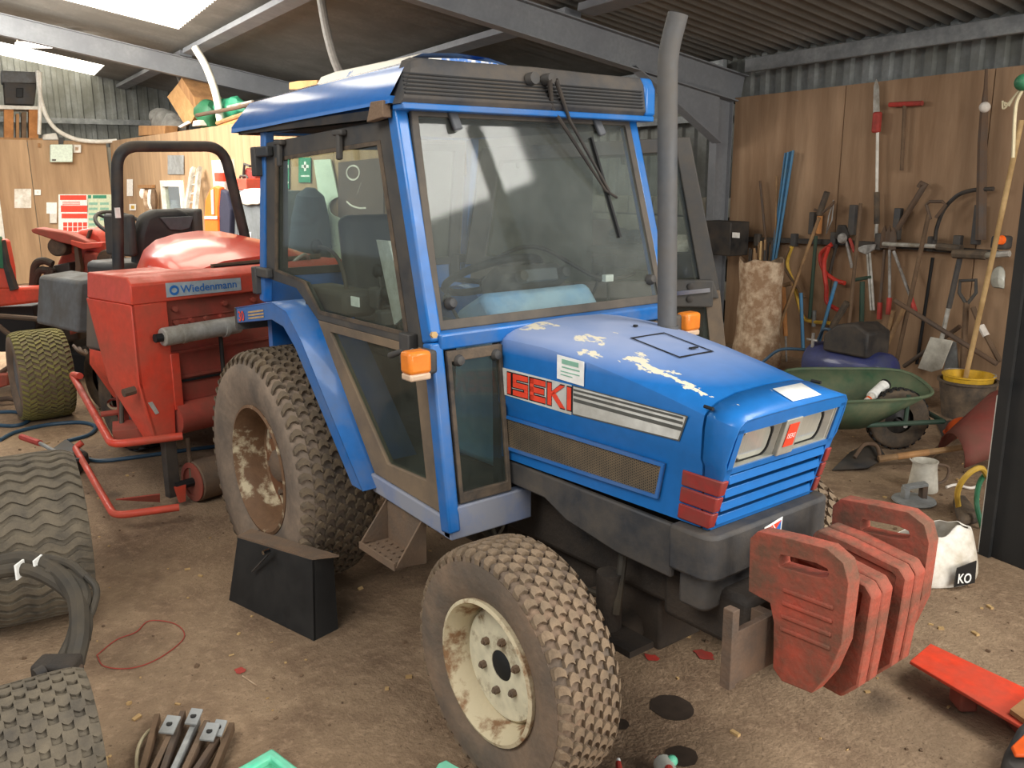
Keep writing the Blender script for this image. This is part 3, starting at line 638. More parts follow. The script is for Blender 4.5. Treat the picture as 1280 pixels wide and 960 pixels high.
# louvre slats
for i in range(4):
    z1 = .948-i*.041; 
    m = MB(); m.hexa([nf(-.213, z1-.027, -.02), nf(.213, z1-.027, -.02), nf(.213, z1-.026, .006), nf(-.213, z1-.026, .006), nf(-.213, z1-.004, -.03), nf(.213, z1-.004, -.03), nf(.213, z1-.002, -.004), nf(-.213, z1-.002, -.004)]); m.build('grille_slat', 'bonnet_paint', nose, bevel=.002)
m = MB(); m.prism([nf(-.225, .786), nf(.225, .786), nf(.225, .797), nf(-.225, .797)], (-.03, 0, 0)); m.build('nose_lip', 'bonnet_paint', nose)
for s in (-1, 1):
    for i in range(3):
        z0 = .797+i*.048; z1 = z0+.044
        m = MB(); y0 = .247
        A = [(2.0-(.9-z0)*.1-.03+.06*0, s*y0), (xf(z0)+.006, s*y0), (xf(z0)+.008, s*(y0-.026)), (xf(z0)-.03, s*(y0-.026)), (xf(z0)-.03, s*(y0-.008)), (1.97, s*(y0-.008))]
        B = [(2.0-(.9-z1)*.1-.03, s*y0), (xf(z1)+.006, s*y0), (xf(z1)+.008, s*(y0-.026)), (xf(z1)-.03, s*(y0-.026)), (xf(z1)-.03, s*(y0-.008)), (1.97, s*(y0-.008))]
        k = 6; m.add([(x, y, z0) for x, y in A]+[(x, y, z1) for x, y in B], [tuple(range(k))[::-1], tuple(range(k, 2*k))]+[(i_, (i_+1) % k, k+(i_+1) % k, k+i_) for i_ in range(k)]); m.build('corner_lamp', 'lamp_red', nose, bevel=.005)
m = MB(); p = [top(2.035, -.06)+V((.035, 0, 0)), top(2.035, .10)+V((.035, 0, 0)), V((2.145, .10, 1.138)), V((2.145, -.06, 1.138))]
m.add([V((2.070, -.005, 1.1415)), V((2.070, .125, 1.1385)), V((2.136, .125, 1.1175)), V((2.136, -.005, 1.1195))], [(0, 1, 2, 3)]); m.build('paper_label', 'paper_white', nose, solid=.001)
for s in (-1, 1): MB().tube([(2.03, s*.2365, 1.122), (2.06, s*.2385, 1.121)], .005).build('nose_catch', 'near_black', nose)
# ---- skirts and bumper
for s in (-1, 1):
    m = MB(); P = [(1.205, .782), (1.945, .770), (1.945, .612), (1.74, .618), (1.52, .655), (1.42, .700), (1.215, .706)]
    m.prism([(x, s*(.272-(x-1.2)*.035), z) for x, z in P], (0, -s*.02, 0)); m.build('side_skirt', 'grey_plastic', tr, bevel=.006)
def bump(x0, x1, hw, z0, z1, mt, name, r=.05):
    m = MB(); pts = [(x0, -hw)]+[(p.x, p.y) for p in fillet([(x0, -hw, 0), (x1, -hw+.0, 0), (x1, hw, 0), (x0, hw, 0)], r, 4)[1:-1]]+[(x0, hw)]
    m.prism([(x, y, z0) for x, y in pts], (0, 0, z1-z0)); return m.build(name, mt, tr, bevel=.010)
bp = bump(1.955, 2.105, .272, .655, .785, 'grey_plastic', 'front_bumper')
bump(1.965, 2.06, .235, .545, .655, 'grey_plastic', 'bumper_lower', .03)
stp = MB(); q = [V((2.1065, -.055, .765)), V((2.1065, .025, .778)), V((2.1065, .018, .698)), V((2.1065, -.075, .690))]
stp.prism(q, (.002, 0, 0)); stp.build('sticker', 'paper_white', bp)
c0 = sum(q, V())/4; qi = [c0+(p-c0)*.84+V((.0028, 0, 0)) for p in q]
MB().prism([qi[0], qi[1], qi[3]], (.001, 0, 0)).build('sticker_red', 'decal_red', bp); MB().prism([qi[1], qi[2], qi[3]], (.001, 0, 0)).build('sticker_blue', 'decal_blue', bp)
text('ISEKI', 'sticker_text', 'paper_white', bp, V((2.1112, -.055, .712)), (0, .75, .62), (0, -.62, .75), (.030, .030), bold=.01)
# weight carrier across the front
m = MB(); m.box(2.225, 2.243, -.33, .33, .46, .605); m.box(2.212, 2.243, -.352, -.326, .45, .665); m.box(2.212, 2.243, .326, .352, .45, .665); m.box(2.08, 2.23, -.16, -.13, .48, .58); m.box(2.08, 2.23, .13, .16, .48, .58); m.build('weight_carrier', 'carrier_rust', tr, bevel=.002)
# ---- exhaust
m = MB(); m.tube(fillet([(1.515, .185, 1.19), (1.497, .162, 2.07), (1.522, .176, 2.185)], .12, 8), .0315, 16); m.tube([(1.515, .185, 1.19), (1.515, .185, 1.225)], .036, 16)
ex = m.build('exhaust_pipe', 'exhaust_grey', tr, ang=50)
m = MB(); m.cyl((1.522, .176, 2.1852), (1.5223, .1762, 2.1864), .026, 16); m.build('exhaust_mouth', 'near_black', ex)
# ------------------------------------------------------------------ cab
def side(pts, s, y): return [V((x, s*y, z)) for x, z in pts]
for s in (-1, 1):
    m = MB()
    A = [V((.985, s*.505, 1.925)), V((1.19, s*.525, 1.205)), V((1.262, s*.520, .60))]
    for p, q in zip(A, A[1:]): m.beam(p, q, .045, .055, (1, 0, 0))
    m.build('front_pillar', 'blue_side', tr, bevel=.008)
    m = MB(); m.beam((-.02, s*.505, 1.90), (-.125, s*.515, 1.20), .04, .05, (1, 0, 0)); m.build('rear_pillar', 'blue_side', tr, bevel=.006)
    m = MB(); m.beam((-.06, s*.495, 1.905), (1.0, s*.495, 1.925), .04, .05); m.build('roof_rail', 'blue_side', tr, bevel=.006)
    m = MB(); m.prism(side([(.74, .665), (.775, .60), (1.275, .575), (1.275, .64), (.80, .665)], s, .53), (0, -s*.05, 0)); m.build('sill', 'blue_dull', tr, bevel=.006)
    m = MB(); m.box(1.235, 1.28, min(s*.53, s*.20), max(s*.53, s*.20), .575, .685); m.build('front_sill', 'blue_dull', tr, bevel=.006)
m = MB(); m.beam((1.20, -.52, 1.212), (1.20, .52, 1.212), .05, .055, (.2, 0, 1)); m.build('scuttle_rail', 'blue_side', tr, bevel=.008)
for xx, zz in ((1.0, 1.925), (-.04, 1.9)): MB().beam((xx, -.5, zz), (xx, .5, zz), .04, .045).build('cross_rail', 'blue_side', tr, bevel=.006)
m = MB(); m.box(1.17, 1.2, -.28, .28, .62, 1.21); m.build('bulkhead', 'black_plastic', tr)
# front windscreen
def ws(y, t, d=0.0): return V((1.008+.178*t+d*.97, y*(.475+.038*t)/.475, 1.912-.675*t+d*.25))
def wq(a, b, t0, t1, d): return [ws(a, t0, d), ws(b, t0, d), ws(b, t1, d), ws(a, t1, d)]
gl = MB().prism(wq(-.462, .462, .02, .975, .006), (.004, 0, .001)).build('windscreen', 'windscreen_glass', tr)
MB().ring(wq(-.478, .478, 0, 1, .0), wq(-.452, .452, .035, .955, .0), (.018, 0, .004)).build('windscreen_seal', 'seal_dark', gl, bevel=.004)
for y, t in ((-.42, .885), (.425, .87)): MB().lathe([(.001, .03), (.014, .026), (.02, .012), (.02, 0)], ws(y, t, .01), (.97, 0, .25), 16).build('glass_fastener', 'black_plastic', gl)
for y in (-.33, .30):
    m = MB(); m.beam(ws(y, -.005, .02), ws(y+.015, .10, .028), .034, .016, (1, 0, .25)); m.obox(ws(y, -.005, .03), (.02, .06, .02)); m.build('hinge_clip', 'grey_vinyl', gl, bevel=.006)
for s in (-1, 1):                                                      # quarter lights beside the bonnet
    P = [(1.214, s*.497, 1.178), (1.214, s*.283, 1.178), (1.262, s*.283, .69), (1.262, s*.49, .69)]; c = sum((V(p) for p in P), V())/4
    q = MB().prism([V(p)*.93+c*.07 for p in P], (.004, 0, 0)).build('quarter_light', 'lower_glass', tr)
    MB().ring(P, [V(p)*.86+c*.14 for p in P], (.014, 0, 0)).build('quarter_seal', 'black_rubber', q, bevel=.003)
    for yy in (.31, .455): MB().lathe([(.001, .026), (.014, .022), (.019, .01), (.019, 0)], (1.223, s*yy, 1.145), (1, 0, .1), 14).build('glass_fastener', 'black_plastic', q)
# doors (right closed, left swung open on its rear hinges)
DO = [(.0, 1.845), (.965, 1.885), (1.142, 1.16), (1.214, .645), (.775, .668), (.36, 1.195), (.20, 1.283), (-.09, 1.30)]
GU = [(.085, 1.782), (.905, 1.818), (1.04, 1.206), (.395, 1.206), (.275, 1.312), (.012, 1.338)]
GL = [(.475, 1.145), (1.065, 1.148), (1.125, .735), (.875, .728)]
def door(s, Mx, lab):
    d = thing_part('door', tr, lab)
    y = .522
    def bars(outer, w, y0, dy, mt, name):
        m = MB(Mx); m.ring(outer[0], outer[1], dy); return m
    o8 = side(DO, s, y); 
    up_o = [(.0, 1.845), (.965, 1.885), (1.135, 1.178), (.378, 1.178), (.20, 1.283), (-.09, 1.30)]
    m = MB(Mx); m.ring(side(up_o, s, y), side(GU, s, y), (0, -s*.03, 0)); fr1 = m.build('door_frame', 'black_plastic', d, bevel=.006)
    lo_o = [(.378, 1.178), (1.135, 1.178), (1.214, .645), (.775, .668)]
    m = MB(Mx); m.ring(side(lo_o, s, y), side(GL, s, y), (0, -s*.03, 0)); m.build('door_lower_frame', 'frame_dusty', d, bevel=.006)
    m = MB(Mx); m.prism(side([(x+(.45-x)*.02*0, z) for x, z in GU], s, y-.012), (0, -s*.004, 0)); m.build('upper_pane', 'door_glass', d)
    m = MB(Mx); m.prism(side(GL, s, y-.012), (0, -s*.004, 0)); m.build('lower_pane', 'lower_glass', d)
    g2 = [(x*.965+.45*.035, z*.965+1.5*.035) for x, z in GU]
    m = MB(Mx); m.ring(side([(x*1.01-.45*.01, z*1.01-1.5*.01) for x, z in GU], s, y+.002), side(g2, s, y+.002), (0, -s*.008, 0)); m.build('pane_seal', 'black_rubber', d)
    for zz, xx in ((1.80, -.02), (1.315, -.10)):
        m = MB(Mx); m.box(xx-.05, xx+.09, min(s*y, s*(y+.03)), max(s*y, s*(y+.03)), zz-.01, zz+.03); m.box(xx-.065, xx-.02, min(s*(y-.02), s*(y+.035)), max(s*(y-.02), s*(y+.035)), zz-.085, zz+.03); m.build('door_hinge', 'black_plastic', d, bevel=.006)
    for xx in (.16, .655):
        m = MB(Mx); m.beam((xx, s*(y+.012), 1.845+.03*xx), (xx+.01, s*(y+.022), 1.745+.03*xx), .022, .02, (0, 1, 0)); m.box(xx-.035, xx+.035, min(s*y, s*(y+.025)), max(s*y, s*(y+.025)), 1.825+.03*xx, 1.845+.03*xx); m.build('vent_catch', 'black_plastic', d, bevel=.006)
    return d
def thing_part(name, parent, lab=None):
    o = bpy.data.objects.new(name, None); o.empty_display_size = .05; COL.objects.link(o); o.parent = parent
    if lab: o['label'] = lab
    return o
dr = door(-1, Matrix(), 'closed cab door with dusty lower pane')
m = MB(); m.obox((1.07, -.54, 1.17), (.06, .035, .10), (1, 0, 0)); m.tube([(1.06, -.552, 1.163), (.98, -.557, 1.135)], [.010, .012], 8); m.build('door_handle', 'black_plastic', dr, bevel=.004)
hx = V((-.045, .522, 0)); Mo = Matrix.Translation(hx) @ Matrix.Rotation(math.radians(48), 4, 'Z') @ Matrix.Translation(-hx)
dl = door(1, Mo, 'cab door standing open')
m = MB(Mo); m.prism(side([(.42, 1.135), (1.13, 1.14), (1.10, 1.225), (.44, 1.215)], 1, .50), (0, -.03, 0)); m.box(.86, 1.10, .455, .49, 1.10, 1.23); m.build('latch_plate', 'black_plastic', dl, bevel=.008)
m = MB(Mo); m.beam((.90, .445, 1.165), (1.08, .445, 1.185), .012, .02); m.build('latch_lever', 'chrome', dl)
m = MB(Mo)
for x in (.99,):
    for z in (1.20, 1.14): m.lathe([(.016, 0), (.016, .006), (.01, .008), (.001, .008)], (x, .455, z), (0, -1, 0), 12)
m.build('latch_screw', 'black_metal', dl)
text('KUBOLO'[-4:], 'maker_text', 'decal_red', dl, Mo @ V((.80, .447, 1.185)), (Mo.to_3x3() @ V((-1, 0, 0))), (0, 0, 1), (.05, .05)) if False else None
# roof
z0, z1 = 1.915, 2.045
m = MB()
def rr(x, y, z): return V((x, y, z))
k = [(-.27, .525, 1.895, .985), (1.045, .525, 1.925, 1.0)]
side_o = lambda x, zb: [(x, -.555, zb), (x, -.553, zb+.022), (x, -.492, zb+.118), (x, -.465, zb+.130), (x, -.36, zb+.136), (x, -.30, zb+.155), (x, 0, zb+.172), (x, .30, zb+.155), (x, .36, zb+.136), (x, .465, zb+.130), (x, .492, zb+.118), (x, .553, zb+.022), (x, .555, zb)]
R0 = [V(p) for p in side_o(-.275, 1.893)]; 
R0 = [V((p.x+(.06 if p.z > 1.99 else (.03 if p.z > 1.93 else 0)), p.y, min(p.z, 1.893+.118))) for p in R0]
R1 = [V((p[0], p[1], min(p[2], 1.90+.139))) for p in side_o(.05, 1.90)]; R2 = [V(p) for p in side_o(.30, 1.908)]; R3 = [V(p) for p in side_o(.8, 1.92)]
R4 = [V((p[0], p[1], min(p[2], 1.925+.139))) for p in side_o(1.03, 1.925)]
m.grid([R0, R1, R2, R3, R4]); m.add(R0, [tuple(range(13))]); m.add([R4[0], R4[1], R4[11], R4[12]], [(0, 1, 2, 3)])
rf = m.build('cab_roof', 'cab_roof_paint', tr, ang=30)
m = MB(); m.box(-.26, 1.0, -.53, .53, 1.885, 1.90); m.build('headlining', 'near_black', rf)
for y in (-.545, .50): MB().box(-.2, 1.0, y, y+.045, 1.885, 1.912).build('gutter', 'black_metal', rf)
# black louvre across the front
m = MB(); F = [(1.075, 1.922), (1.088, 1.94), (1.072, 2.035), (1.055, 2.060), (1.00, 2.066)]
rowsL = [[V((x, y+(.05*(z-1.922)/.13 if y < -.5 else 0), z-(.012 if y < -.5 and z > 2.03 else 0)+(.004 if abs(y) < .3 else 0))) for x, z in F] for y in (-.545, -.46, -.30, 0, .30, .50)]
m.grid(rowsL); m.add(rowsL[0]+[V((1.0, -.545, 1.922))], [(0, 1, 2, 3, 4, 5)]); m.add(rowsL[-1]+[V((1.0, .50, 1.922))], [(0, 1, 2, 3, 4, 5)]); lv = m.build('front_louvre', 'grey_plastic', rf, ang=25, bevel=.004)
for i in range(6):
    z = 1.952+i*.0115; x = 1.0885-.0155*(z-1.94)/.095-.0
    m = MB(); m.box(x-.002, x+.006, -.535, .485, z-.0022, z+.0022); m.build('louvre_rib', 'near_black', lv)
m = MB(); m.prism([(1.01, .503, 1.92), (1.085, .503, 1.925), (1.083, .503, 2.02), (1.06, .503, 2.062), (1.0, .503, 2.062)], (0, .055, 0)); m.build('roof_corner', 'blue_side', rf, bevel=.01)
m = MB(); m.box(1.02, 1.085, -.54, .55, 1.905, 1.925); m.build('roof_lip', 'blue_side', rf, bevel=.004)
m = MB(); m.prism([(.90, -.535, 1.875), (1.005, -.535, 1.885), (1.005, -.535, 1.935), (.93, -.535, 1.935)], (0, -.03, 0)); m.build('corner_bracket', 'rusty_steel', rf, bevel=.003)
m = MB(); m.box(.98, 1.04, .56, .585, 1.915, 1.935); m.build('roof_tab', 'paper_white', rf)
m = MB(); m.grid([[V((x, y, 2.055+h)) for y, h in ((-.47, -.03), (-.44, .012), (-.38, .035), (-.25, .045), (-.12, .040), (-.02, .02), (.03, -.02))] for x in (.35, .95)]); m.add([V((.985, y, 2.05+h)) for y, h in ((-.44, -.02), (-.38, .022), (-.25, .030), (-.12, .026), (-.02, .008), (.02, -.02))], [(0, 1, 2, 3, 4, 5)]); m.build('roof_hump', 'hump_paint', rf)
# wiper
wb = V((1.105, .0, 2.035))
def wpt(u, v, d=.02): 
    n = V((.967, 0, .255)); return on(u, v, ws(0, .5, d), n)
m = MB(); m.lathe([(.001, .03), (.02, .028), (.022, 0)], V((1.08, -.045, 2.02)), (1, 0, .1), 14); wp = m.build('wiper_motor', 'black_plastic', tr); MB().lathe([(.001, .04), (.017, .038), (.02, 0)], V((1.08, .02, 2.022)), (1, 0, .1), 14).build('wiper_spindle', 'black_plastic', wp)
a0 = V((1.115, .01, 2.02)); a1 = V((1.113, .04, 2.022))
m = MB(); m.tube([a0, wpt(690, 135, .07), wpt(757, 238, .035), wpt(771, 247, .02)], [.009, .008, .005, .005], 8); m.tube([a1, wpt(712, 150, .07), wpt(762, 240, .035)], [.008, .006, .005], 8); m.build('wiper_arm', 'black_metal', wp)
m = MB(); m.beam(wpt(738, 172, .012), wpt(774, 297, .012), .009, .018, (1, 0, .25)); m.build('wiper_blade', 'near_black', wp)
# rear window
m = MB(); P = [(-.05, -.47, 1.86), (-.05, .47, 1.86), (-.13, .47, 1.30), (-.13, -.47, 1.30)]; c = sum((V(p) for p in P), V())/4
q = m.prism([V(p)*.94+c*.06 for p in P], (.004, 0, 0)).build('rear_window', 'door_glass', tr)
MB().ring(P, [V(p)*.88+c*.12 for p in P], (.02, 0, 0)).build('rear_window_frame', 'black_plastic', q, bevel=.003)
m = MB(); m.box(-.16, -.12, -.5, .5, .75, 1.30); m.build('rear_panel', 'blue_side', tr)
# mudguards
for s in (-1, 1):
    UPP = [(-.30, 1.155), (.10, 1.222), (.235, 1.200), (.36, 1.10), (.80, .62)]
    LOW = [(.72, .62), (.30, 1.065), (.20, 1.135), (.09, 1.150), (-.29, 1.09)]
    g = MB().prism(side(UPP+LOW, s, .585), (0, -s*.012, 0)).build('mudguard', 'blue_side', tr, bevel=.003)
    m = MB(); m.grid([side(UPP, s, .585), side(UPP, s, .32)]); m.build('mudguard_top', 'blue_side', g, solid=.006)
    m = MB(); m.prism(side(UPP+[(.72, .62), (.30, 1.0), (-.3, .95)], s, .34), (0, -s*.01, 0)); m.build('inner_guard', 'blue_side', g)
    m = MB(); m.box(-.315, -.29, min(s*.40, s*.585), max(s*.40, s*.585), 1.06, 1.155); m.build('guard_end', 'grey_plastic', g)
    if s < 0:
        f = lambda a, z: V((-.30+a*.985, -.5865, 1.155+a*.16+z))
        text('30', 'number_decal', 'decal_red', g, f(.035, -.058), (1, 0, .16), (-.16, 0, 1), (.07, .06), bold=.02)
        for i in range(3):
            m = MB(); zz = -.022-.013*i; m.prism([f(.15, zz), f(.32, zz), f(.32, zz-.007), f(.15, zz-.007)], (0, -.001, 0)); m.build('number_stripe', 'bamboo', g)
# indicators
for s in (-1, 1):
    m = MB(); m.box(1.165, 1.235, min(s*.535, s*.60), max(s*.535, s*.60), 1.115, 1.19); il = m.build('indicator_bracket', 'black_plastic', tr, bevel=.01)
    m = MB(); y0, y1 = sorted((s*.575, s*.655)); m.box(1.205, 1.265, y0, y1, 1.128, 1.198); m.build('indicator_lens', 'amber', il, bevel=.012)
    m = MB(); m.box(1.207, 1.263, y0+.003, y1-.003, 1.108, 1.13); m.build('indicator_base', 'amber_clear', il, bevel=.006)
m = MB(); m.tube([(1.16, -.56, 1.165), (1.10, -.575, 1.163)], .008, 8); m.lathe([(.02, 0), (.02, .008), (.001, .009)], (1.145, -.566, 1.164), (-1, -.1, 0), 12); m.build('indicator_stud', 'steel', tr)
MB().tube([(1.225, -.545, 1.236), (1.24, -.548, 1.238)], .011, 6).build('pillar_bolt', 'bamboo', tr)
# step
m = MB(); A = [(.80, .60), (1.05, .59), (1.02, .42), (.83, .43)]
m.prism([(.835, -.50, .60), (.83, -.62, .445), (.83, -.50, .43)], (.008, 0, 0)); m.prism([(1.075, -.50, .60), (1.07, -.62, .435), (1.07, -.50, .42)], (.008, 0, 0)); m.box(.83, 1.075, -.62, -.50, .425, .437); m.box(.83, 1.075, -.625, -.617, .425, .45); m.box(.835, 1.075, -.51, -.50, .43, .58)
st = m.build('step', 'rusty_steel', tr)
m = MB()
for i in range(18): m.tube([(.86+(i % 6)*.037, -.605+(i//6)*.035, .436), (.86+(i % 6)*.037, -.605+(i//6)*.035, .442)], .008, 6)
o = m.build('step_studs', 'rusty_steel', st); o['kind'] = 'stuff'
# ---- inside the cab
m = MB(); m.box(.0, 1.18, -.46, .46, .66, .69); m.build('cab_floor', 'black_rubber', tr)
sb = MB().box(.02, .45, -.22, .22, .98, 1.10).build('seat', 'vinyl', tr, bevel=.04, seg=3)
m = MB(); m.prism([(.0, -.21, 1.08), (.09, -.21, 1.08), (.02, -.21, 1.56), (-.06, -.21, 1.54)], (0, .42, 0)); m.build('seat_back', 'vinyl', sb, bevel=.035, seg=3)
m = MB(); m.box(.05, .4, -.18, .18, .69, .98); m.build('seat_base', 'black_metal', sb)
m = MB(); m.prism([(.0, -.46, .95), (.0, -.46, 1.2), (.25, -.46, 1.2), (.7, -.46, .7), (.0, -.46, .7)], (0, .12, 0)); m.prism([(.0, .46, .95), (.0, .46, 1.2), (.25, .46, 1.2), (.7, .46, .7), (.0, .46, .7)], (0, -.12, 0)); m.build('wheel_box', 'blue_side', tr, bevel=.02)
m = MB(); m.box(.15, .5, -.47, -.33, 1.19, 1.29); m.build('side_console', 'black_plastic', tr, bevel=.02)
m = MB(); m.prism([(.82, -.22, .7), (1.15, -.22, .7), (1.13, -.22, 1.21), (1.03, -.22, 1.325), (.86, -.22, 1.24)], (0, .50, 0)); cons = m.build('dash_console', 'dash_blue', tr, bevel=.03)
m = MB(); m.prism([(.90, -.12, 1.25), (1.02, -.12, 1.33), (1.03, -.12, 1.37), (.96, -.12, 1.40), (.88, -.12, 1.34)], (0, .30, 0)); m.build('instrument_hood', 'black_plastic', cons, bevel=.015)
m = MB(); m.obox((1.045, .03, 1.365), (.02, .15, .045), (1, 0, .3)); 
m.build('hood_label', 'grey_vinyl', cons, bevel=.004)
for y in (-.065, .13): MB().lathe([(.001, .03), (.018, .026), (.024, .01), (.024, 0)], (1.05, y, 1.365), (1, 0, .3), 14).build('dash_knob', 'black_plastic', cons)
sw_c = V((.80, 0, 1.345)); sw_a = V((-.42, 0, .90)).normalized(); x, y, d = basis(sw_a)
m = MB(); m.tube([sw_c+x*(.185*c)+y*(.185*q) for c, q in circ(36)], .015, 8, closed=True); sw = m.build('steering_wheel', 'near_black', tr, ang=60)
m = MB()
for a in (0, 2.1, 4.2): m.tube([sw_c-d*.03, sw_c+x*(.18*math.cos(a))+y*(.18*math.sin(a))], .010, 8)
m.lathe([(.06, -.05), (.055, -.005), (.001, .0)], sw_c, d, 20); m.tube([sw_c-d*.03, sw_c-d*.30], .03, 12); m.build('steering_spokes', 'near_black', sw)
def lever(pts, r, kr, name='lever'):
    l = MB().tube(spline(pts), r, 8).build(name, 'black_metal', tr); p = V(pts[-1]); MB().ball(p, (kr, kr, kr*1.25), 12, 8).build('knob', 'near_black', l)
lever([(.42, -.40, 1.20), (.36, -.40, 1.37), (.28, -.405, 1.43), (.17, -.41, 1.44)], .008, .024)
lever([(.55, -.34, 1.1), (.62, -.38, 1.25), (.70, -.40, 1.30)], .008, .024)
lever([(.50, -.30, 1.05), (.52, -.32, 1.28), (.50, -.32, 1.36)], .008, .022)
lever([(.62, -.28, .95), (.64, -.33, 1.2), (.60, -.33, 1.27)], .008, .024)
lever([(1.0, -.25, 1.15), (1.02, -.33, 1.27), (1.03, -.36, 1.31)], .006, .016)
lever([(.98, .25, 1.15), (1.0, .33, 1.27), (1.0, .36, 1.33)], .006, .016)
m = MB(); m.box(.48, .56, -.36, -.28, 1.22, 1.30); m.box(.60, .66, -.40, -.34, 1.17, 1.23); m.build('lever_gate', 'black_plastic', tr, bevel=.01)
m = MB(); m.tube(fillet([(.72, .02, 1.38), (.84, .16, 1.47), (1.06, .30, 1.33), (1.08, .40, 1.33), (1.06, .49, 1.34)], .12, 6), .008, 8); m.tube([(1.09, .335, 1.12), (1.075, .335, 1.34)], .006, 6); gr = m.build('grab_rail', 'black_metal', tr)
m = MB(); m.obox((1.075, .335, 1.335), (.02, .04, .025)); m.build('rail_clip', 'paper_white', gr)
m = MB(); m.prism([(.80, -.49, 1.50), (.88, -.49, 1.50), (.99, -.49, 1.27), (.90, -.49, 1.22)], (0, .01, 0)); m.build('trim_strip', 'aluminium', tr)
m = MB(); m.obox((.62, -.485, 1.27), (.06, .004, .035)); m.build('console_label', 'paper_white', tr)
# ================================================================== front weights, each hung on the carrier
def weight(name, y0, th, outer, slot, ribs, label, side_s):
    t = thing(name, label, 'weight', (2.33, y0+th/2, .43), 'front ballast weights')
    P = lambda L, y: [V((x, y, z)) for x, z in L]
    m = MB(); m.ring(P(outer, y0), P(slot, y0), (0, th, 0)); m.build('weight_body', 'weight_red', t, bevel=.008, seg=2)
    for (xa, za, xb, zb) in ribs:
        yy = y0 if side_s < 0 else y0+th
        m = MB(); m.beam((xa, yy, za), (xb, yy, zb), .012, .012); m.build('rib', 'weight_red', t, bevel=.004)
    return t
OUT1 = [(2.183, .655), (2.178, .80), (2.20, .826), (2.30, .838), (2.395, .846), (2.440, .825), (2.457, .78), (2.452, .62), (2.425, .53), (2.385, .46), (2.30, .452), (2.272, .475), (2.265, .60), (2.25, .648)]
SL1 = [(2.268, .757), (2.266, .778), (2.272, .788), (2.30, .792), (2.37, .800), (2.40, .796), (2.405, .785), (2.402, .776), (2.39, .770), (2.36, .764), (2.32, .760), (2.30, .758), (2.28, .756), (2.27, .756)]
RB = [(2.285, z, 2.425, z+.006) for z in (.70, .665, .63, .595)]
weight('suitcase_weight', -.215, .05, OUT1, SL1, RB, 'red suitcase weight with handle slot at the near end of the ballast row', -1)
weight('suitcase_weight', .155, .05, OUT1, SL1, RB, 'red suitcase weight with handle slot at the far end of the ballast row', 1)
OUT2 = [(2.20, .66), (2.198, .752), (2.215, .772), (2.30, .768), (2.40, .752), (2.45, .745), (2.470, .72), (2.462, .60), (2.45, .47), (2.41, .425), (2.32, .43), (2.28, .45), (2.268, .60), (2.25, .655)]
SL2 = [(2.255, .69), (2.252, .735), (2.258, .745), (2.30, .743), (2.38, .732), (2.43, .726), (2.44, .72), (2.438, .68), (2.43, .655), (2.40, .648), (2.35, .65), (2.30, .66), (2.275, .665), (2.26, .675)]
for y, l in ((-.125, 'red frame weight beside the near suitcase weight'), (-.075, 'second red frame weight from the near end'), (.03, 'third red frame weight, just past the gap in the ballast row'), (.082, 'red frame weight next to the far suitcase weight')):
    t = weight('frame_weight', y, .046, OUT2, SL2, [], l, -1)
    MB().prism([(x, y+.018, z) for x, z in SL2], (0, .01, 0)).build('recess_panel', 'weight_red', t)
# ================================================================== tools along the wall
def one(m, name, mt, label, cat, group=None, **k): return tag(m.build(name, mt, None, **k), label, cat, group)
def pth(L, o): return [PW(u, v, o) for u, v in L]
def stick(name, L, o, r, mt, label, cat, group=None, n=8):
    return one(MB().tube(pth(L, o), r, n), name, mt, label, cat, group, ang=60)
rk = thing('tool_rack', 'black tool rail with grey brackets across the plywood wall', 'tool rack', W(-.2, 0, 1.05))
for a, b in (((936, 299), (1050, 303)), ((1050, 303), (1150, 309)), ((1150, 309), (1246, 317))): MB().beam(PW(*a, .05), PW(*b, .05), .04, .045).build('rail', 'black_metal', rk)
for u, v, h in ((947, 300, .12), (993, 300, .12), (1016, 279, .2), (1043, 300, .14), (1066, 275, .26), (1099, 302, .14), (1122, 280, .26), (1165, 305, .12), (1197, 307, .16), (1222, 281, .3)):
    MB().obox(PW(u, v, .07), (.06, .05, h), WD, WN).build('bracket', 'grey_plastic', rk, bevel=.006)
# pole saw
t = thing('pole_saw', 'pole saw hanging blade up with silver bar and red head', 'saw', PW(1096, 297, .05))
MB().prism(pth([(1092, 150), (1093, 108), (1096, 99), (1099, 108), (1100, 150)], .05), WN*.01).build('saw_bar', 'aluminium', t)
MB().obox(PW(1096, 153, .07), (.07, .05, .17), WD, WN).build('saw_head', 'red_tool', t, bevel=.015)
MB().tube(pth([(1097, 165), (1096, 242)], .07), .013).build('shaft', 'white_paint', t); MB().tube(pth([(1096, 240), (1096, 280)], .07), .024).build('grip', 'black_rubber', t); MB().tube(pth([(1096, 280), (1095, 297)], .07), .015).build('shaft_end', 'aluminium', t)
t = thing('tee_key', 'long steel T key with red crossbar hung on plywood', 'tool', PW(1127, 213, .04))
MB().tube(pth([(1112, 131), (1153, 129)], .05), .02).build('crossbar', 'red_tool', t); MB().tube(pth([(1131, 131), (1127, 213)], .05), .016).build('shaft', 'old_handle', t)
for i in range(4): stick('drain_rod', [(982+i*3.2, 191-i), (963+i*1.5, 340)], .06+.02*(i % 2), .012, 'blue_tool', ('leftmost', 'second from left', 'second from right', 'rightmost')[i]+' of four blue plastic rods leaning on the plywood', 'rod', 'bundle of blue rods')
stick('iron_bar', [(950, 226), (957, 300), (958, 345)], .07, .012, 'dark_steel', 'thin dark bar left of the blue rods', 'bar')
stick('cane', [(971, 220), (970, 290), (966, 340)], .07, .011, 'ash_handle', 'thin brown cane immediately left of the blue rods', 'cane')
stick('broom_handle', [(1024, 272), (958, 452)], .28, .016, 'ash_handle', 'long wooden handle leaning diagonally by the sack of canes', 'handle')
t = thing('edging_iron', 'edging tool with black grip, orange collar and green shaft', 'tool', PW(1010, 400, .1))
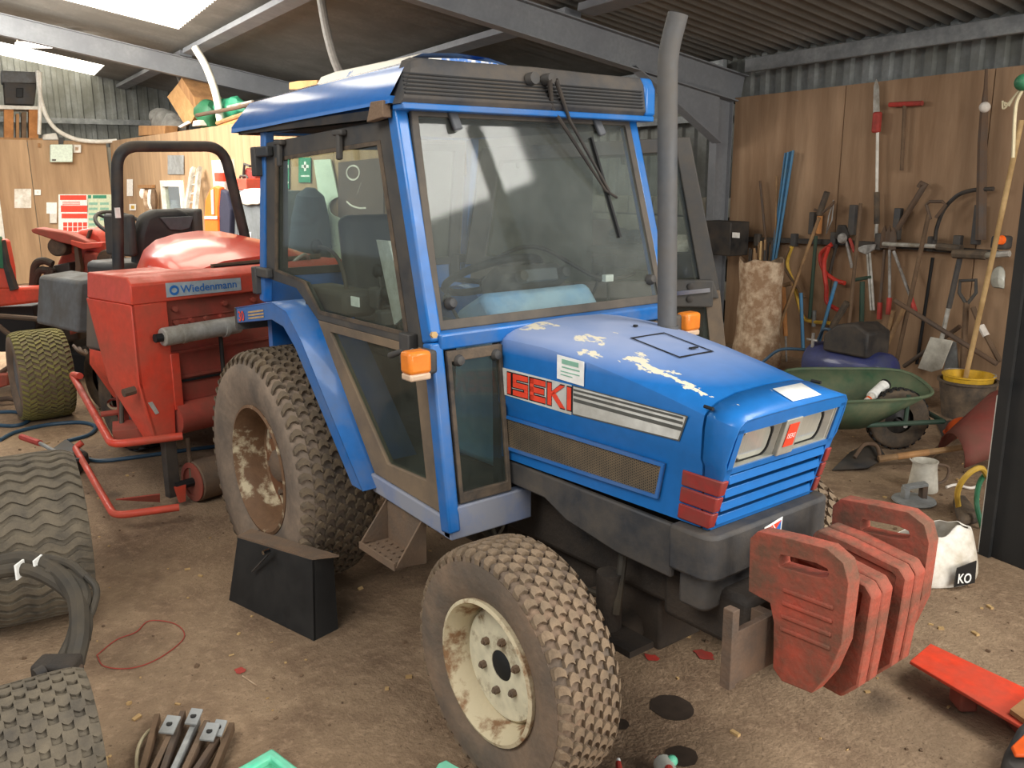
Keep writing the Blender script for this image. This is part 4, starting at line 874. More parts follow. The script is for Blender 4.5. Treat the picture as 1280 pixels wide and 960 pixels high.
MB().tube(pth([(1034, 240), (1024, 268)], .12), .028).build('grip', 'black_rubber', t); MB().tube(pth([(1025, 270), (1023, 292)], .12), .026).build('collar', 'timber_orange', t); MB().tube(pth([(1020, 295), (1012, 398)], .12), .017).build('shaft', 'green_dark', t)
MB().tube(pth([(1018, 262), (1028, 266), (1038, 258), (1043, 252)], .12), .012).build('hook', 'dark_steel', t)
stick('wire_loop', [(1042, 250), (1036, 270), (1033, 292), (1040, 275), (1042, 252)], .09, .006, 'steel', 'bent wire loop hanging beside the edging tool', 'wire')
one(MB().tube(spline(pth([(990, 308), (984, 330), (992, 355), (1000, 385), (1008, 400), (1037, 404)], .1)), .018), 'yellow_hose', 'hose_yellow', 'yellow hose hanging from the rail, end bent right', 'hose')
one(MB().tube(spline(pth([(986, 310), (980, 330), (990, 350), (1006, 372)], .13)), .014), 'brown_hose', 'old_handle', 'brown hose hung beside the yellow one', 'hose')
one(MB().tube(spline(pth([(1040, 305), (1026, 318), (1030, 338), (1044, 350), (1056, 354)], .1)), .02), 'red_hose', 'hose_red', 'red hose loop hung on rail, upper', 'hose')
one(MB().tube(spline(pth([(1036, 308), (1030, 330), (1033, 360), (1034, 378), (1050, 389)], .14)), .02), 'red_hose', 'hose_red', 'longer red hose hanging lowest on the rail', 'hose')
stick('broom_handle', [(1076, 254), (1061, 408)], .2, .016, 'old_handle', 'grey wooden pole standing behind the compressor', 'pole')
t = thing('grass_shears', 'black shears with round pivot hung near the red hoses', 'shears', PW(1053, 310, .08))
MB().prism(pth([(1045, 298), (1050, 281), (1058, 281), (1063, 292), (1060, 302)], .08), WN*.03).build('blade', 'black_metal', t, bevel=.006); MB().lathe([(.05, 0), (.04, .02), (.001, .022)], PW(1053, 298, .11), WN, 14).build('pivot', 'steel', t)
for L, mt in (([(1058, 302), (1065, 335)], 'steel'), ([(1062, 298), (1068, 315)], 'red_tool'), ([(1046, 305), (1036, 345)], 'black_metal')): MB().tube(pth(L, .09), .014).build('handle', mt, t)
t = thing('lopper', 'silver handled lopper hanging open jawed on rail', 'loppers', PW(1090, 390, .1))
MB().prism(pth([(1072, 310), (1082, 306), (1096, 305), (1094, 312), (1084, 318), (1076, 315)], .1), WN*.02).build('jaw', 'steel', t, bevel=.005)
for a in (0, 3): MB().tube(pth([(1084+a, 316), (1089+a*1.1, 388)], .1), .011).build('handle', 'aluminium', t)
for i, (a, b, c, l) in enumerate((((1106, 312), (1100, 378), (1099, 399), 'left'), ((1112, 312), (1112, 372), (1110, 393), 'middle'), ((1117, 314), (1138, 371), (1144, 390), 'right'))):
    t = thing('lopper', 'long lopper with red hand grip, %s of the three hung together' % l, 'loppers', PW(*c, .1), 'red gripped loppers')
    MB().prism(pth([(a[0]-5, a[1]-2), (a[0]-3, a[1]-22), (a[0]+1, a[1]-30), (a[0]+4, a[1]-18), (a[0]+3, a[1]-2)], .08+.02*i), WN*.015).build('blade', 'dark_steel', t)
    MB().tube(pth([a, b], .09+.02*i), .013).build('handle', 'steel' if i else 'dark_steel', t); MB().tube(pth([b, c], .09+.02*i), .022).build('grip', 'red_tool', t)
stick('post_bar', [(1116, 296), (1153, 236), (1157, 231), (1152, 229), (1149, 234)], .08, .024, 'dark_steel', 'dark hooked wrecking bar leaning up right', 'bar')
t = thing('spade', 'spade standing on its blade with D grip, tallest long wooden shaft', 'spade', PW(1121, 452, .12))
MB().tube(pth([(1161, 268), (1121, 450)], .15), .019).build('shaft', 'old_handle', t); MB().tube(pth([(1163, 274), (1158, 256), (1162, 252), (1178, 252), (1182, 256), (1170, 272)], .15), .013).build('grip', 'dark_steel', t)
one(MB().tube(spline(pth([(1169, 300), (1171, 285), (1180, 262), (1196, 245), (1215, 238), (1242, 236)], .09)), .016), 'bent_pipe', 'black_metal', 'bent black pipe curving over the rail', 'pipe')
t = thing('post_pole', 'tall dark pole with pale knot hung near the right of plywood', 'pole', PW(1229, 310, .06))
MB().tube(pth([(1233, 86), (1232, 110), (1230, 140), (1228, 180), (1226, 300)], .08), [.01, .015, .03, .036, .04]).build('pole', 'dark_steel', t); MB().ball(PW(1231, 134, .1), .04).build('knot', 'cloth_white', t)
stick('wooden_pole', [(1277, 150), (1243, 310), (1207, 472)], .55, .019, 'bamboo', 'long pale wooden pole leaning in front of all the tools', 'pole')
t = thing('spirit_bar', 'straight silver bar with black sleeve laid along the rail', 'bar', PW(1106, 306, .12))
MB().tube(pth([(1104, 305), (1172, 308)], .13), .018).build('bar', 'aluminium', t); MB().tube(pth([(1172, 308), (1202, 311)], .13), .03).build('sleeve', 'black_rubber', t)
t = thing('hedge_pole', 'black sleeved tube with bright end jutting level below the rail', 'tube', PW(1192, 317, .2))
MB().tube(pth([(1192, 317), (1233, 319)], .22), .035).build('sleeve', 'black_rubber', t); MB().tube(pth([(1233, 319), (1262, 317)], .22), .024).build('bright_end', 'aluminium', t)
t = thing('shovel', 'shovel hung upright with bright silver square blade', 'shovel', PW(1170, 465, .1))
MB().tube(pth([(1200, 322), (1186, 385)], .18), .022).build('shaft', 'grey_plastic', t); MB().tube(pth([(1186, 383), (1177, 424)], .18), .018).build('socket', 'aluminium', t)
m = MB(); q = pth([(1164, 421), (1192, 426), (1178, 461), (1165, 465), (1148, 460)], .20); m.prism(q, WN*.012); m.build('blade', 'white_enamel', t, bevel=.004)
one(MB().prism(pth([(1188, 425), (1196, 428), (1199, 462), (1180, 466)], .14), WN*.012), 'shovel', 'galvanised', 'second dull shovel blade half behind the bright one', 'shovel')
t = thing('spade', 'short brown D handled spade standing right of the silver shovel', 'spade', PW(1204, 468, .12))
MB().tube(pth([(1208, 378), (1203, 465)], .16), .024).build('shaft', 'old_handle', t); MB().tube(pth([(1208, 380), (1199, 366), (1200, 351), (1220, 350), (1220, 366), (1209, 380)], .16), .014).build('grip', 'black_plastic', t)
stick('fencing_bar', [(1119, 376), (1246, 455)], .32, .02, 'dark_steel', 'dark bar lying diagonally across the standing tools', 'bar')
t = thing('pick_handle', 'brown handle with white tape leaning into the right corner', 'handle', PW(1246, 450, .1))
MB().tube(pth([(1216, 384), (1226, 408)], .2), .02).build('handle', 'old_handle', t); MB().tube(pth([(1226, 407), (1233, 420)], .2), .026).build('tape', 'cloth_white', t); MB().tube(pth([(1233, 420), (1250, 452)], .2), .02).build('handle', 'old_handle', t)
for L, l in (([(1117, 388), (1105, 438)], 'pale hammer handle behind the compressor motor, upright one'), ([(1130, 386), (1106, 436)], 'pale hammer handle behind the compressor motor, slanting one')): stick('hammer_handle', L, .2, .02, 'ash_handle', l, 'handle')
t = thing('garden_fork', 'small green fork with T handle hung above the compressor', 'fork', PW(1077, 402, .08))
MB().tube(pth([(1078, 352), (1077, 402)], .1), .022).build('shaft', 'green_dark', t); MB().tube(pth([(1068, 350), (1090, 346)], .1), .016).build('grip', 'green_dark', t)
for L, l in (([(1001, 366), (1004, 438)], 'blue handled scraper standing left of the other one'), ([(1045, 352), (1023, 430)], 'blue handled scraper leaning to the right')): stick('blue_scraper', L, .2, .017, 'blue_tool', l, 'scraper')
t = thing('axe', 'dark axe leaning with steel collar near the compressor hose', 'axe', PW(1030, 432, .2))
MB().tube(pth([(1059, 378), (1038, 412)], .22), .03).build('handle', 'black_rubber', t); MB().tube(pth([(1038, 412), (1029, 430)], .22), .015).build('shaft', 'steel', t)
t = thing('pickaxe', 'orange shafted pick with pale head by the wooden handle', 'pick', PW(982, 450, .2))
MB().tube(pth([(974, 359), (989, 354)], .22), .02).build('head', 'ash_handle', t); MB().tube(pth([(979, 358), (982, 420)], .22), .022).build('handle', 'timber_orange', t); MB().tube(pth([(982, 420), (983, 452)], .22), .01).build('tang', 'steel', t)
stick('dark_shovel_handle', [(1166, 322), (1146, 455)], .06, .014, 'near_black', 'thin dark rod behind the long wooden spade', 'rod')
stick('grey_fork_handle', [(1018, 388), (1017, 408)], .1, .02, 'galvanised', 'short grey handle stub below the green shaft', 'handle')
stick('leaning_bar', [(1200, 408), (1130, 458)], .1, .018, 'dark_steel', 'dark bar leaning left behind the silver shovel', 'bar')
t = thing('work_lamp', 'small black lamp with orange lens at the rail end', 'lamp', PW(1252, 306, .2)); MB().obox(PW(1252, 303, .2), (.12, .1, .1), WD, WN).build('housing', 'black_plastic', t, bevel=.02); MB().lathe([(.035, 0), (.03, .03), (.001, .035)], PW(1252, 300, .26), WN, 12).build('lens', 'orange_vis', t)
one(MB().grid([[PW(1240, 336, .2), PW(1252, 328, .22), PW(1258, 340, .24)], [PW(1236, 350, .25), PW(1246, 345, .32), PW(1256, 352, .26)], [PW(1240, 362, .2), PW(1250, 360, .28), PW(1257, 364, .22)]]), 'plastic_bag', 'clear_bag', 'clear plastic bag hung beside the steel door', 'bag', solid=.004, sub=1)
# dark low clutter and shelf left of the tools
t = thing('radio', 'black radio box with pale label standing on the dark heap', 'radio', PW(912, 335, .25)); p = PW(905, 308, .3); p.z = 1.125; MB().obox(p, (.42, .25, .33), WD, WN).build('case', 'black_metal', t, bevel=.01); MB().obox(PW(920, 294, .43), (.09, .01, .05), WD, WN).build('label_plate', 'paper_white', t); MB().obox(PW(886, 306, .43), (.04, .01, .02), WD, WN).build('lamp', 'paper_white', t)
t = thing('work_bench', 'dark workbench along the block wall under the radio', 'bench', W(1.6, .4, 0)); 
MB().obox(W(1.62, .4, .93), (3.1, .7, .06), WD, WN).build('bench_top', 'black_metal', t)
for s in (.12, 3.1): MB().obox(W(s, .4, .45), (.08, .6, .9), WD, WN).build('bench_leg', 'black_metal', t)
one(MB().obox(W(1.3, .4, .40), (2.2, .5, .3), WD, WN), 'tool_chest', 'near_black', 'dark chest pushed under the bench', 'chest', bevel=.02)
m = MB(); c = PW(848, 303, .4); m.lathe([(.001, -.16), (.08, -.15), (.12, -.05), (.14, .04), (.14, .05), (.12, .045), (.09, -.12)], c, (.05, -.2, 1), 20); one(m, 'white_bucket', 'white_enamel', 'pale round pot on the bench seen through the open door', 'pot')
m = MB(); 
for i in range(9): m.ball(W(.6+i*.16, .38+.08*math.sin(i*2), 1.07+.03*math.sin(i*3)), (.14, .12, .07), 8, 6)
o = m.build('rag_heap', 'dark_coat', None); o['kind'] = 'stuff'; tag(o, 'heap of dark rags and coats on the bench', 'rags')
# things by the block wall seen through the windscreen
P0 = PW(718, 300, .5)
one(MB().obox(PW(735, 296, .5), (.60, .3, .42), WD, WN), 'cardboard_box', 'board_brown', 'brown carton on the bench behind the windscreen', 'box', bevel=.005)
one(MB().obox(PW(692, 296, .6), (.2, .3, .44), WD, WN), 'cardboard_box', 'cardboard', 'small tan carton left of the brown carton', 'box', bevel=.005)
t = thing('wall_lamp', 'round lamp with chrome rim against the block wall', 'lamp', PW(716, 264, .25)); MB().lathe([(.001, 0), (.13, .01), (.12, .05), (.07, .03), (.001, .025)], PW(716, 264, .25), WN, 20).build('reflector', 'aluminium', t)
MB().ball(PW(716, 264, .29), .04, 8, 6).build('bulb', 'white_enamel', t)
# sack of canes
c = PW(948, 400, .62); c.z = 0; t = thing('sack', 'torn pale sack stuffed with canes by the open cab door', 'sack', c)
rows = []
for i in range(9):
    z = .98*i/8; r = .205+.012*math.sin(i*1.9)+(.025 if i < 3 else 0)
    rows.append([c+WD*((r*1.05)*a+.03*mnoise.noise((a*2, b*2, i*.9)))+WN*(r*.8*b)+V((0, 0, z*(1.0-.08*mnoise.noise((a, b, 3)))+(0 if i < 8 else .06*mnoise.noise((a*4, b*4, 9))))) for a, b in circ(20)])
m = MB(); m.grid(rows, True); m.build('sack_cloth', 'sack', t, sub=1, ang=180, solid=.006)
for i in range(17):
    a = random.uniform(0, 6.28); r = random.uniform(.02, .16); p = c+WD*(r*math.cos(a))+WN*(r*math.sin(a)*.7)
    MB().tube([p+V((0, 0, .5)), p+V((random.uniform(-.03, .03), random.uniform(-.03, .03), random.uniform(1.03, 1.16)))], .010, 6).build('cane', random.choice(('bamboo', 'ash_handle', 'black_metal')), t)
# compressor
c = on(1062, 455, WO+WN*.75, WN); ax = WD; t = thing('air_compressor', 'air compressor with navy tank and black motor cover', 'compressor', V((c.x, c.y, 0)))
m = MB(); pr_ = [(.001, -.40)]+[(.17*math.sin(a), -.33-.07*math.cos(a)) for a in (.4, .8, 1.2, 1.57)]; pr_ += [(r, -h) for r, h in pr_[::-1]]; m.lathe(pr_, c-V((0, 0, .03)), ax, 28); m.build('air_tank', 'navy', t, ang=50)
mc = c+V((0, 0, .21))-WD*.06; m = MB(); m.prism([mc+WD*.22+WN*.15+V((0, 0, -.11)), mc-WD*.20+WN*.15+V((0, 0, -.11)), mc-WD*.20+WN*.15+V((0, 0, .09)), mc-WD*.08+WN*.15+V((0, 0, .15)), mc+WD*.10+WN*.15+V((0, 0, .12)), mc+WD*.22+WN*.15+V((0, 0, .03))], WN*-.28); cv = m.build('motor_cover', 'black_metal', t, bevel=.02)
for i in range(7): MB().obox(mc+WD*.225+V((0, 0, -.085+i*.016)), (.008, .22, .006), WD, WN).build('cooling_fin', 'near_black', cv)
MB().tube(spline([c+WD*.05+V((0, 0, .2)), c+WD*.22+WN*.05+V((0, 0, .26)), c+WD*.33+V((0, 0, .15)), c+WD*.36+WN*.1+V((0, 0, -.05))]), .013).build('air_hose', 'hose_blue', t)
m = MB(); m.tube([c+WD*.30+WN*.1+V((0, 0, .1)), c+WD*.30+WN*.1+V((0, 0, .22))], .014); m.tube([c+WD*.25+WN*.1+V((0, 0, .16)), c+WD*.36+WN*.1+V((0, 0, .16))], .01); m.build('gauge_pipe', 'steel', t)
for s in (-.25, .25): MB().tube([c+WD*s-V((0, 0, .15)), V((c.x, c.y, 0))+WD*s], .02).build('foot', 'black_metal', t)
one(MB().tube(spline([c+WD*.4+V((0, 0, .05)), c+WD*.62+WN*.12+V((0, 0, .03)), c+WD*.75+WN*.2+V((0, 0, -.1)), V((c.x, c.y, .02))+WD*.85+WN*.3]), .013), 'air_line', 'hose_blue', 'blue air hose looping left from the compressor', 'hose')
# wheelbarrow: X to the picture's right, Y away
wx = V((math.sin(yaw), -math.cos(yaw), 0)); wy = V((math.cos(yaw), math.sin(yaw), 0))
B0 = G(1120, 562)
def B(x, y, z): return B0 + wx*x + wy*y + V((0, 0, z))
t = thing('wheelbarrow', 'green wheelbarrow with black tyred wheel standing by the tools', 'wheelbarrow', B0)
m = MB(); rim_ = [(.19, .03, .40), (.12, .30, .45), (-.25, .38, .45), (-.62, .34, .45), (-.70, .05, .43), (-.62, -.28, .40), (-.25, -.24, .385), (.08, -.15, .385)]
bot = [(-.10, .05, .22), (-.14, .18, .20), (-.3, .2, .18), (-.52, .18, .18), (-.56, .02, .18), (-.52, -.12, .18), (-.3, -.13, .18), (-.15, -.05, .20)]
mid = [tuple(p*.5+q*.5 for p, q in zip(a, b)) for a, b in zip(rim_, bot)]
R3_ = lambda L, k=4: [p for a, b in zip(L, L[1:]+L[:1]) for p in [V(a).lerp(V(b), i/k) for i in range(k)]]
def ringp(L): 
    P = [V(p) for p in L]; n = len(P); out = []
    for i in range(n):
        for j in range(4):
            s = j/4; a, b, c_, d = P[i-1], P[i], P[(i+1) % n], P[(i+2) % n]
            q = .5*((2*b)+(c_-a)*s+(2*a-5*b+4*c_-d)*s*s+(3*b-a-3*c_+d)*s**3); out.append(B(*q))
    return out
rows = [ringp(rim_), ringp(mid), ringp(bot)]; m.grid(rows, True); n = len(rows[2]); m.add(rows[2], [tuple(range(n))]); m.build('tray', 'green_paint', t, solid=.006, ang=60)
MB().tube(rows[0], .011, 6, closed=True).build('tray_rim', 'green_paint', t)
w_ = tyre(t, B(0, .03, .20), wy, .20, .09, .09, (-.5, 0, .5), 26, .25, .5, .02, .008, 'black_rubber', 'near_black')
m = MB(); m.lathe([(.09, -.03), (.085, .0), (.03, .02), (.03, -.05), (.001, -.05)], B(0, .03, .185), -wy, 20); m.build('wheel_disc', 'black_metal', w_)
m = MB(); m.tube([B(.24, -.09, .21), B(-.35, -.11, .19), B(-.75, -.14, .24), B(-1.1, -.18, .38)], .016); m.build('frame_rail', 'green_dark', t)
m = MB(); m.tube([B(.24, .15, .21), B(-.35, .17, .19), B(-.75, .2, .24), B(-1.1, .24, .38)], .016); m.build('frame_rail', 'green_dark', t)
MB().tube([B(.24, -.09, .21), B(.24, .15, .21)], .016).build('front_bar', 'green_dark', t); MB().tube([B(0, -.09, .20), B(.01, -.08, .38)], .014).build('strut', 'green_dark', t); MB().tube([B(0, -.1, .185), B(0, .16, .185)], .014).build('axle', 'steel', t)
for y in (-.12, .18): MB().tube([B(-.6, y, .22), B(-.62, y-.02, 0)], .015).build('leg', 'green_dark', t)
t = thing('spray_can', 'white and black aerosol can lying in the wheelbarrow', 'can', B(-.12, .1, .36)); a, b = B(-.22, .0, .315), B(-.04, .16, .39); d_ = (b-a)
MB().cyl(a+d_*.3, b, .036, 16).build('can_body', 'paper_white', t, bevel=.004); MB().cyl(b-d_*.04, b+d_*.03, .038, 16).build('can_base', 'near_black', t); MB().cyl(a, a+d_*.3, .022, 12).build('can_cap', 'cloth_white', t); MB().cyl(a+d_*.10, a+d_*.16, .0235, 12).build('can_band', 'orange_plastic', t)
# buckets
c = G(1205, 520); t = thing('bucket', 'black rubber bucket holding a yellow one', 'bucket', c)
MB().lathe([(.15, 0), (.19, .255), (.205, .26), (.205, .275), (.185, .275), (.145, .02), (.001, .015)], c, (0, 0, 1), 30).build('bucket_wall', 'black_rubber', t)
t = thing('bucket', 'yellow plastic bucket nested in the black bucket', 'bucket', c+V((0, 0, .03)))
MB().lathe([(.13, .03), (.168, .30), (.178, .305), (.178, .315), (.16, .315), (.125, .05), (.001, .045)], c, (0, 0, 1), 30).build('bucket_wall', 'yellow_plastic', t)
MB().tube([c+V((.176*a, .176*b, .30+.02*abs(a))) for a, b in circ(20)[:11]], .005, 6).build('bucket_handle', 'steel', t)
# spade lying, black scoop, red scoop, helmet
a = G(1098, 574, .05); b = G(1248, 553, .16)
t = thing('shovel', 'long handled shovel lying on the ground before the wheelbarrow', 'shovel', G(1060, 585))
MB().tube([a, a.lerp(b, .12), b], [.024, .019, .018]).build('shaft', 'ash_handle', t); MB().cyl(a.lerp(b, .16), a.lerp(b, .42), .0205, 10).build('worn_sleeve', 'timber', t)
q = [G(1040, 588, .01), G(1062, 566, .05), G(1080, 556, .10), G(1098, 557, .09), G(1108, 572, .04), G(1085, 585, .02)]; c = sum(q, V())/6-V((0, 0, .01))
m = MB(); m.add(q+[c], [(i, (i+1) % 6, 6) for i in range(6)]); m.build('blade', 'black_metal', t, solid=.008); MB().tube(spline([G(1068, 572, .05), G(1080, 556, .11), G(1095, 557, .11), G(1100, 570, .06)]), .012).build('blade_rim', 'dark_steel', t)
m = MB(); rows = []
c1, c2 = G(1188, 580, .04), G(1250, 545, .18)
for i in range(7):
    s = i/6; q = c1.lerp(c2, s); r = .16+.10*s; rows.append([q+wx*(.04*math.cos(a))*0+wy*(r*math.cos(a))+V((0, 0, max(-q.z+.005, r*.9*math.sin(a)+.04))) for a in [PI*1.05*j/10-.08 for j in range(11)]])
m.grid(rows); one(m, 'barrow_tub', 'tub_red', 'upturned dark red plastic tub lying by the steel door', 'tub', solid=.008)
one(MB().prism([G(1150, 585, .005), G(1180, 562, .03), G(1226, 525, .12), G(1215, 522, .12), G(1165, 565, .03)], (0, 0, .012)), 'wooden_board', 'old_handle', 'thin weathered board leaning on the dark red tub', 'board')
c = G(1205, 543, .10); t = thing('safety_helmet', 'orange safety helmet lying on the red tub', 'helmet', c)
m = MB(); rows = [[c+V((.115*math.cos(e)*a, .10*math.cos(e)*b, .11*math.sin(e))) for a, b in circ(20)] for e in (0, .3, .6, .9, 1.2, 1.5)]; m.grid(rows, True); m.build('shell', 'orange_plastic', t, solid=.004)
MB().ring([c+V((.125*a, .11*b, -.004)) for a, b in circ(20)], [c+V((.11*a, .095*b, -.004)) for a, b in circ(20)], (0, 0, .01)).build('brim', 'orange_plastic', t)
one(MB().prism([G(1170, 528, .01), G(1190, 527, .05), G(1196, 548, .03), G(1180, 552, .005)], (0, 0, .01)), 'face_guard', 'black_metal', 'dark mesh visor lying left of the orange helmet', 'visor')
one(MB().tube([G(1215, 530, .1), G(1243, 495, .2)], .012), 'rod', 'dark_steel', 'short dark rod sticking up beside the black bucket', 'rod')
# jug and float
c = G(1153, 612); t = thing('jug', 'chipped white enamel jug standing on the dirt floor', 'jug', c)
m = MB(); m.lathe([(.001, 0), (.078, .0), (.080, .01), (.066, .12), (.064, .155), (.070, .17), (.064, .17), (.058, .15), (.072, .02), (.001, .015)], c, (0, 0, 1), 26); m.build('jug_body', 'white_enamel', t)
MB().tube(spline([c+wx*.062+V((0, 0, .15)), c+wx*.13+V((0, 0, .13)), c+wx*.125+V((0, 0, .06)), c+wx*.07+V((0, 0, .03))]), .008).build('jug_handle', 'dark_steel', t); MB().prism([c-wx*.06+wy*.02+V((0, 0, .15)), c-wx*.06-wy*.02+V((0, 0, .15)), c-wx*.088+V((0, 0, .178))], (0, 0, .01)).build('spout', 'white_enamel', t)
c = G(1142, 628); t = thing('lid', 'round grey metal lid with block handle beside the jug', 'lid', c)
MB().lathe([(.001, .0), (.10, .0), (.112, .012), (.108, .02), (.05, .03), (.001, .032)], c, (0, 0, 1), 30).build('plate', 'galvanised', t)
MB().obox(c-wx*.05+V((0, 0, .055)), (.03, .05, .06), wx, wy).build('grip_post', 'galvanised', t, bevel=.005); MB().obox(c+wx*.045+V((0, 0, .06)), (.03, .05, .08), wx, wy).build('grip_post', 'dark_steel', t, bevel=.005); MB().beam(c-wx*.06+V((0, 0, .085)), c+wx*.06+V((0, 0, .105)), .05, .018).build('grip', 'galvanised', t, bevel=.004)
# steel door standing at the right
D0 = V((1.80, 2.06, 0)); DX = V((.98, -.19, 0)).normalized(); DN = V((-.19, -.98, 0)).normalized()
dd = sroot('door_2')
MB().prism([D0, D0+DX*1.2, D0+DX*1.2+V((0, 0, 1.93)), D0+V((0, 0, 1.93))], DN*-.05).build('door_panel', 'black_board', dd, bevel=.004)
MB().beam(D0-DX*.006+V((0, 0, .0)), D0-DX*.006+V((0, 0, .75)), .012, .006, DN).build('edge_strip', 'white_paint', dd)
MB().beam(D0+DX*.03+DN*.012+V((0, 0, 0)), D0+DX*.03+DN*.012+V((0, 0, 1.93)), .05, .02, DN).build('door_stile', 'black_board', dd)
c = on(1279, 103, D0+DN*.05, DN); one(MB().ball(c, .034, 16, 12), 'green_ball', 'hose_green', 'green ball on a rope at the top of the steel door', 'ball')
m = MB(); 
for i in range(5): m.tube(spline([c+V((-.01, 0, -.03)), c+DX*(-.03-.01*i)+V((0, 0, -.05-.012*i)), c+DX*(-.05-.008*i)+V((0, 0, -.09+.006*i))]), .004, 6)
m.tube([c+V((0, 0, -.02)), D0+DX*.12+V((0, 0, 1.925))], .006, 6); m.tube(spline([c+V((0, 0, -.03)), c+DX*-.02+V((0, 0, -.10)), c+DX*-.005+V((0, 0, -.3))]), .007, 6); one(m, 'frayed_rope', 'rope', 'frayed cream rope under the green ball', 'rope')
# coiled hoses and sack at the door foot
g0 = [G(1199, 640, .01), G(1197, 615, .16), G(1208, 595, .26), G(1226, 585, .30), G(1236, 600, .2)]
one(MB().tube(spline(g0), .014), 'garden_hose', 'hose_yellow', 'pale yellow hose curving up beside the steel door', 'hose'); one(MB().tube(spline([G(1228, 660, .01), G(1221, 630, .12), G(1224, 605, .2), G(1234, 590, .24)]), .013), 'garden_hose', 'hose_green', 'green hose curving behind the yellow one', 'hose')
one(MB().prism([G(1190, 632, .0), G(1205, 630, .0), G(1224, 655, 0), G(1198, 662, 0)], (0, 0, .06)), 'boot', 'black_rubber', 'black rubber foot of a tool by the torn sack', 'boot', bevel=.02)
one(MB().tube(spline([G(1183, 609, .01), G(1195, 606, .015), G(1213, 610, .012), G(1226, 606, .01)]), .008), 'white_rag', 'cloth_white', 'twisted white rag strip on the floor by the hose', 'rag')
c = (G(1105, 735)+G(1222, 735))/2; t = thing('torn_sack', 'torn white plastic sack with black print slumped behind the weights', 'sack', c)
rows = []; cx = (G(1222, 735)-G(1105, 735)); L_ = cx.length/2; ux = cx.normalized(); uy = V((-ux.y, ux.x, 0))
for i, (z, k, kk) in enumerate(((0, 1.0, 1), (.03, 1.06, 1.05), (.09, 1.02, 1), (.15, .92, .8), (.19, .86, .6), (.21, .80, .4))):
    rows.append([c+uy*.12+ux*(L_*1.08*k*a+.02)+uy*(.13*kk*b)+V((0, 0, max(0, z*(1+.2*a*(1 if i > 1 else 0)+.25*mnoise.noise((a*3, b*3, i*.7))))))+ux*(.02*mnoise.noise((b*4, a*3, i))) for a, b in circ(28)])
m = MB(); m.grid(rows, True); sk = m.build('sack_skin', 'sack_white', t, sub=1, ang=180, solid=.004)
m = MB(); m.ball(c+uy*.12+ux*-.08+V((0, 0, .12)), (.14, .10, .07), 14, 8); m.build('sack_filling', 'old_handle', t, jit=.02)
f = lambda a, z, d=0: c+ux*(L_*a)+uy*(.12-.136-d-.02*(1-abs(a)))+V((0, 0, z))
MB().prism([f(.38, .025, .010), f(.92, .025, -.02), f(.90, .125, -.02), f(.40, .11, .010)], uy*-.006).build('print_block', 'decal_black', t); text('KO', 'print_text', 'paper_white', t, f(.42, .045, .020), ux*1+uy*.12, (0, 0, 1), (.042, .06), bold=.02)
# ================================================================== red implement behind the tractor
IU = V((-.208, .978, 0)); IN = V((.978, .208, 0)); IO = V((-1.15, -.73, 0))
def I(a, o, z): return IO+IU*a+IN*o+V((0, 0, z))
def PI_(u, v, o=0.0): return on(u, v, IO+IN*o, IN)
t = thing('aerator', 'red implement with silver cylinder and roller behind the rear tractor wheel', 'implement', I(.4, -.2, 0))
m = MB(); m.prism([I(-.085, .03, 1.10), I(-.085, .03, 1.20), I(-.07, -.02, 1.235), I(-.07, -.45, 1.235), I(-.085, -.45, 1.10)], IU*1.35); m.build('top_cover', 'red_machine', t, bevel=.008)
m = MB(); m.prism([I(-.09, .0, 1.10), I(-.09, .0, .70), I(-.03, .0, .38), I(.08, .0, .38), I(.10, 0, .70), I(.10, 0, 1.10)], IN*.03); m.prism([I(-.09, .03, 1.10), I(-.09, .03, .70), I(-.03, .03, .38), I(-.03, -.10, .38), I(-.09, -.30, .66), I(-.09, -.45, 1.10)], IU*.02); m.build('side_column', 'red_machine', t, bevel=.004)
m = MB(); m.box(0, 0, 0, 0, 0, 0) if False else None
m.prism([I(.10, -.02, .56), I(1.2, -.02, .56), I(1.2, -.02, 1.10), I(.10, -.02, 1.10)], IN*.012); m.prism([I(.10, -.02, .82), I(1.2, -.02, .82), I(1.2, -.02, .835), I(.10, -.02, .835)], IN*.03); m.prism([I(.10, -.02, .685), I(1.2, -.02, .685), I(1.2, -.02, .70), I(.10, -.02, .70)], IN*.022); m.prism([I(.10, -.02, 1.0), I(1.2, -.02, 1.0), I(1.2, -.02, 1.006), I(.10, -.02, 1.006)], IN*.018)
m.build('rear_panel', 'red_dull', t)
for a, z in ((.15, 1.055), (.44, 1.055), (.15, .985), (.24, .985), (.33, .985), (.42, .985), (.62, 1.055), (.70, .985)): MB().tube([I(a, -.01, z), I(a, .02, z)], .014, 8).build('panel_bolt', 'red_dull', t)
MB().obox(I(.115, .02, .68), (.05, .03, .30), IU, IN).build('bracket', 'red_machine', t, bevel=.004)
MB().obox(I(.30, .0, .67), (.36, .01, .012), IU, IN).build('slot', 'near_black', t)
q = [PI_(206, 358, .034), PI_(297, 350, .034), PI_(297, 363, .034), PI_(207, 372, .034)]
q = [I(.10, .032, 1.195), I(.535, .032, 1.185), I(.535, .032, 1.118), I(.10, .032, 1.122)]
pl_ = MB().prism(q, IN*.002).build('name_plate', 'plate_grey', t)
text('Wiedenmann', 'plate_text', 'decal_blue', t, I(.178, .035, 1.137), IU, (0, 0, 1), (.061, .056), bold=.012)
m = MB(); c = I(.143, .0355, 1.155); m.ring([c+IU*(.026*a)+V((0, 0, .026*b)) for a, b in circ(20)], [c+IU*(.016*a)+V((0, 0, .013*b)) for a, b in circ(20)], IN*.001); m.build('plate_emblem', 'decal_blue', t)
m = MB(); m.tube([I(.02, .10, .935), I(.46, .10, .945)], .047, 18); cy = m.build('cylinder', 'aluminium', t, bevel=.006)
